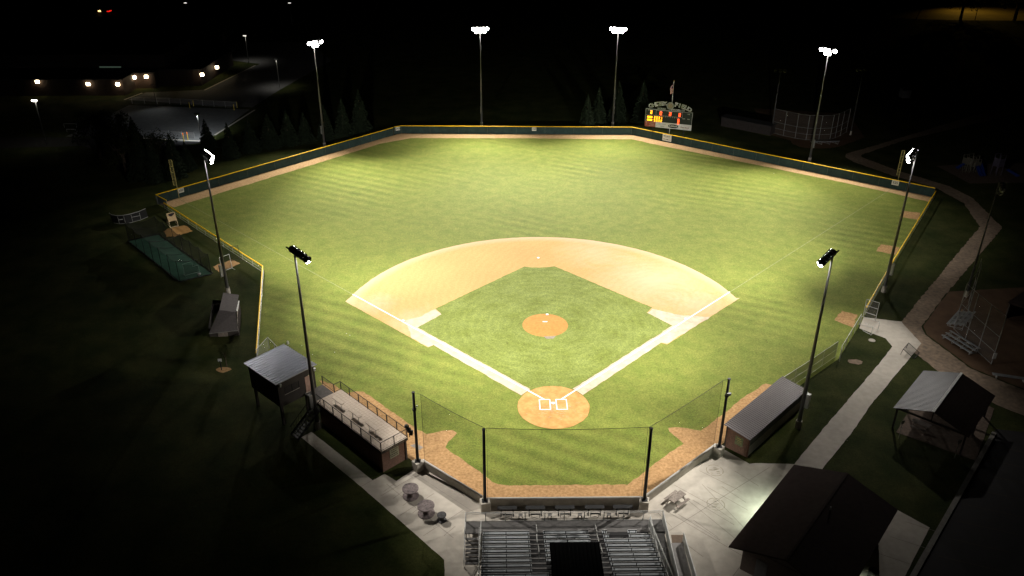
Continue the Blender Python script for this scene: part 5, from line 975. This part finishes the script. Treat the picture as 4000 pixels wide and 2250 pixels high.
# lot fences and bollards
fence('lot_fence', 'faint chain link fence between the school lot and the drive', [(-99.5, 131.5), (-89.8, 130.9), (-71.7, 126.9)], 1.5, linkd, galv, sp=3, capr=.03, postr=.03)
fence('lot_fence', 'chain link fence along the near kerb of the school lot', [(-96, 105.5), (-80, 103.0), (-73.9, 101.6)], 1.5, linkd, dsteel, sp=3, capr=.03, postr=.03)
by = mat('bollard_yellow', (.45, .33, .04), .6); bo = mat('bollard_orange', (.75, .16, .03), .6)
for i, (px, py, lab, org) in enumerate(((719, 552, 'yellow marker post with orange top, left of the two at the school lot opening', 1), (735, 548, 'yellow marker post with orange top, right of the two at the school lot opening', 1), (742, 422, 'yellow post left of the pair at the drive gate beyond the school lot', 0), (757, 415, 'yellow post right of the pair at the drive gate beyond the school lot', 0), (915, 430, 'yellow post nearer of the pair at the right end of the drive fence', 0), (927, 421, 'yellow post farther of the pair at the right end of the drive fence', 0))):
    x, y = G(px, py); t = thing('marker_post', lab, 'bollard', (x, y), 0, 'yellow marker posts'); MB().tube((0, 0, 0), (0, 0, 1.35), .09, n=8).build('post', by, t); MB().tube((0, 0, 1.35), (0, 0, 1.9 if org else 1.5), .09, n=8).build('top', bo if org else by, t)
# goal posts and rails faintly lit at the far left
for i, (px0, px1, py, h_, lab) in enumerate(((252, 300, 494, .9, 'thin pale rail beside the far left corner of the school lot, upper of the two'), (262, 296, 511, .6, 'thin pale rail beside the far left corner of the school lot, lower of the two'))):
    a, b = G(px0, py+4), G(px1, py+4); t = thing('pipe_rail', lab, 'rail', a); MB().tube((*a, h_), (*b, h_), .06, n=6).tube((*a, 0), (*a, h_), .04, n=6).tube((*b, 0), (*b, h_), .04, n=6).build('rail', alum, t, world=True)
# car with its lights on, far away
x, y = -165.5, 271.4; t = thing('parked_car', 'distant car with an orange headlight and red tail lights at the top left', 'car', (x, y), math.pi)
pr = [(-2.2, .35), (-2.25, .8), (-1.7, .95), (-1.1, 1.4), (.8, 1.42), (1.4, .98), (2.15, .85), (2.25, .35)]; m = MB(); n_ = len(pr); m.v = [(a, s_*.85, z_) for s_ in (-1, 1) for a, z_ in pr]; m.f = [tuple(range(n_)), tuple(range(2*n_-1, n_-1, -1))]+[(i, (i+1) % n_, n_+(i+1) % n_, n_+i)[::-1] for i in range(n_)]; m.build('body', mat('car_paint', (.04, .04, .05), .3, .3), t)
for a in (-1.4, 1.4):
    for s_ in (-.8, .8): MB().tube((a, s_-.1, .33), (a, s_+.1, .33), .33, n=12).build('wheel', blk, t)
for s_ in (-.6, .6):
    MB().box(2.2, 2.3, s_-.3, s_+.3, .6, 1.05).build('headlight', mat('headlight', (1, 1, 1), emit=(1, .55, .22), es=3), t); MB().box(-2.32, -2.2, s_-.3, s_+.3, .6, 1.0).build('tail_light', mat('tail', (1, 0, 0), emit=(1, .02, .01), es=1.2), t)
MB().box(1.2, 2.3, .86, .98, .6, 1.0).build('side_marker', mat('headlight', (1, 1, 1)), t); MB().box(-2.3, -1.2, .86, .98, .6, .9).build('side_marker', mat('tail', (1, 0, 0)), t)
# amber lit ground at the top right
x, y = 186, 276; t = thing('street_lamp', 'amber street lamp above the lit ground at the top right', 'street lamp', (x, y), 0, 'amber street lamps'); MB().tube((0, 0, 0), (0, 0, 15), .12, .07, 8).build('post', dsteel, t); MB().box(-.4, .4, -.9, .1, 14.9, 15.1).build('lamp_head', dsteel, t); spot('glow', t, (x, y, 14.6), (190, 262, 0), 6000, 150, (1, .62, .12), 1, .3)
x, y = G(3808, 79); t = thing('utility_pole', 'dark pole with a crossarm silhouetted at the top right', 'pole', (x, y)); MB().tube((0, 0, 0), (0, 0, 9), .14, .1, 8).build('pole', blk, t); MB().box(-.9, 1.4, -.06, .06, 8.5, 8.65).build('crossarm', blk, t)
x, y = G(3576, 80); t = thing('utility_pole', 'leaning dark pole silhouetted at the left end of the amber ground', 'pole', (x, y)); MB().tube((0, 0, 0), (3, 0, 11), .14, .1, 8).build('pole', blk, t); MB().box(-.2, .5, -.06, .06, 4.2, 4.8).build('bracket', blk, t)
x, y = G(3532, 380); t = thing('small_shed', 'faint pale hut far beyond the right field softball diamond', 'shed', (x, y)); MB().box(-1.1, 1.1, -1, 1, 0, 2.1).build('walls', mat('pale_hut', (.6, .6, .62), .7), t); m = MB(); m.quad((-1.3, -1.2, 2.1), (1.3, -1.2, 2.1), (1.3, 0, 2.7), (-1.3, 0, 2.7)).quad((1.3, 1.2, 2.1), (-1.3, 1.2, 2.1), (-1.3, 0, 2.7), (1.3, 0, 2.7)); m.build('roof', shing, t)
a, b = G(2815, 492), G(3008, 530); t = thing('softball_dugout', 'long low dark block dugout left of the far softball backstop', 'dugout', a, math.atan2(b[1]-a[1], b[0]-a[0])); L = math.dist(a, b); MB().box(0, L, 0, .2, 0, 2.1).box(0, .2, .2, 2.6, 0, 2.1).box(L-.2, L, .2, 2.6, 0, 2.1).build('walls', mat('dark_block_wall', (.028, .023, .021), .85, var=.2, scale=2), t); MB().box(-.2, L+.2, -.3, 2.9, 2.11, 2.25).build('roof', mat('dark_roof', (.02, .02, .02)), t)
# ================================================================ PLAYGROUND
pg = mat('play_tan', (.13, .12, .09), .6); bl = mat('play_blue', (.01, .035, .20), .5); pl = mat('play_lilac', (.09, .08, .12), .6)
def at(px, py): return G(3600+px/6.44, 600+py/6.44)
def tower(px, py, lab, w_, h_, m_):
    t = thing('play_tower', lab, 'play structure', at(px, py), .3, 'playground towers')
    for a in (-w_/2, w_/2):
        for b in (-w_/2, w_/2): MB().tube((a, b, 0), (a, b, h_), .07, n=7).build('post', m_, t)
    MB().box(-w_/2, w_/2, -w_/2, w_/2, h_*.42, h_*.42+.08).build('deck', m_, t); MB().box(-w_/2, w_/2, -w_/2-.02, -w_/2+.04, h_*.45, h_*.82).box(-w_/2-.02, -w_/2+.04, -w_/2, w_/2, h_*.45, h_*.82).build('panel', m_, t); MB().box(-w_/2, w_/2, -w_/2, -w_/2+.05, h_-.06, h_).box(-w_/2, w_/2, w_/2-.05, w_/2, h_-.06, h_).build('top_rail', m_, t); return t
tower(1120, 400, 'tan playground tower with the short blue slide', 1.4, 3.0, pg); tower(1210, 440, 'tan playground tower in the middle of the climbing structure', 1.5, 3.4, pg); tower(1300, 450, 'tan playground tower with the long blue slide', 1.3, 2.7, pg); tower(1860, 530, 'tall pale lilac playground tower standing apart at the right', 1.3, 4.2, pl)
t = thing('climbing_frame', 'tan climbing net frame in front of the playground towers', 'climbing frame', at(1180, 480), .2); q = MB()
for k in range(5): q.tube((-1.4+k*.7, 0, 0), (-1.0+k*.6, .9, 1.3), .04, n=5)
for k in range(3): q.tube((-1.3+k*.1, .3*k+.1, .3+k*.4), (1.3-k*.1, .3*k+.1, .3+k*.4), .04, n=5)
q.build('bars', pg, t)
def slide(px0, py0, z0, px1, py1, lab):
    a, b = at(px0, py0), at(px1, py1); t = thing('slide', lab, 'slide', b, 0, 'blue slides'); q = MB(); d = Vector((b[0]-a[0], b[1]-a[1], 0)).normalized(); n_ = Vector((-d.y, d.x, 0))*.32; P0 = Vector((*a, z0)); P1 = Vector((*b, .25)); M1 = P0+(P1-P0)*.8; M1.z = .35
    for u, v in ((P0, M1), (M1, P1)):
        q.quad(u-n_, v-n_, v+n_, u+n_)
        for s_ in (-1, 1): q.quad(u+n_*s_, v+n_*s_, v+n_*s_+Vector((0, 0, .22)), u+n_*s_+Vector((0, 0, .22)))
    q.build('chute', bl, t, world=True); MB().tube(M1-Vector((0, 0, .35)), M1, .05, n=6).build('support', bl, t, world=True)
slide(1060, 390, 1.3, 870, 400, 'short blue slide on the left of the tan playground towers'); slide(1330, 470, 1.5, 1500, 600, 'long blue slide leading down from the tan playground towers'); slide(1430, 440, 1.6, 1570, 590, 'second long blue slide beside the first one'); slide(2120, 520, .9, 2430, 610, 'low faint blue slide at the right edge of the playground')
# little litter on the field: baseballs left in foul ground
for i, (px, py, lab) in enumerate(((1179, 1351, 'white baseball lying in foul grass nearest the press box roof'), (1221, 1386, 'white baseball lying in foul grass beside the near left pole'), (1354, 1304, 'white baseball in foul grass, upper of the loose group'), (1367, 1311, 'white baseball in foul grass, lower of the loose group'), (1307, 1377, 'white baseball in foul grass right of the near left pole'), (3023, 678, 'white baseball on the turf below the right outfield fence'))):
    o = MB(); n_ = 8; o.lathe([(0, -.04), (.028, -.028), (.04, 0), (.028, .028), (0, .04)], n=8); o = o.build('baseball', white, smooth=True); x, y = G(px, py); o.location = (x, y, .055); tag(o, lab, 'baseball', 'baseballs left on the grass')
for o in S.objects:
    if o.type == 'EMPTY' and 'label' not in o: print('nolabel', o.name)
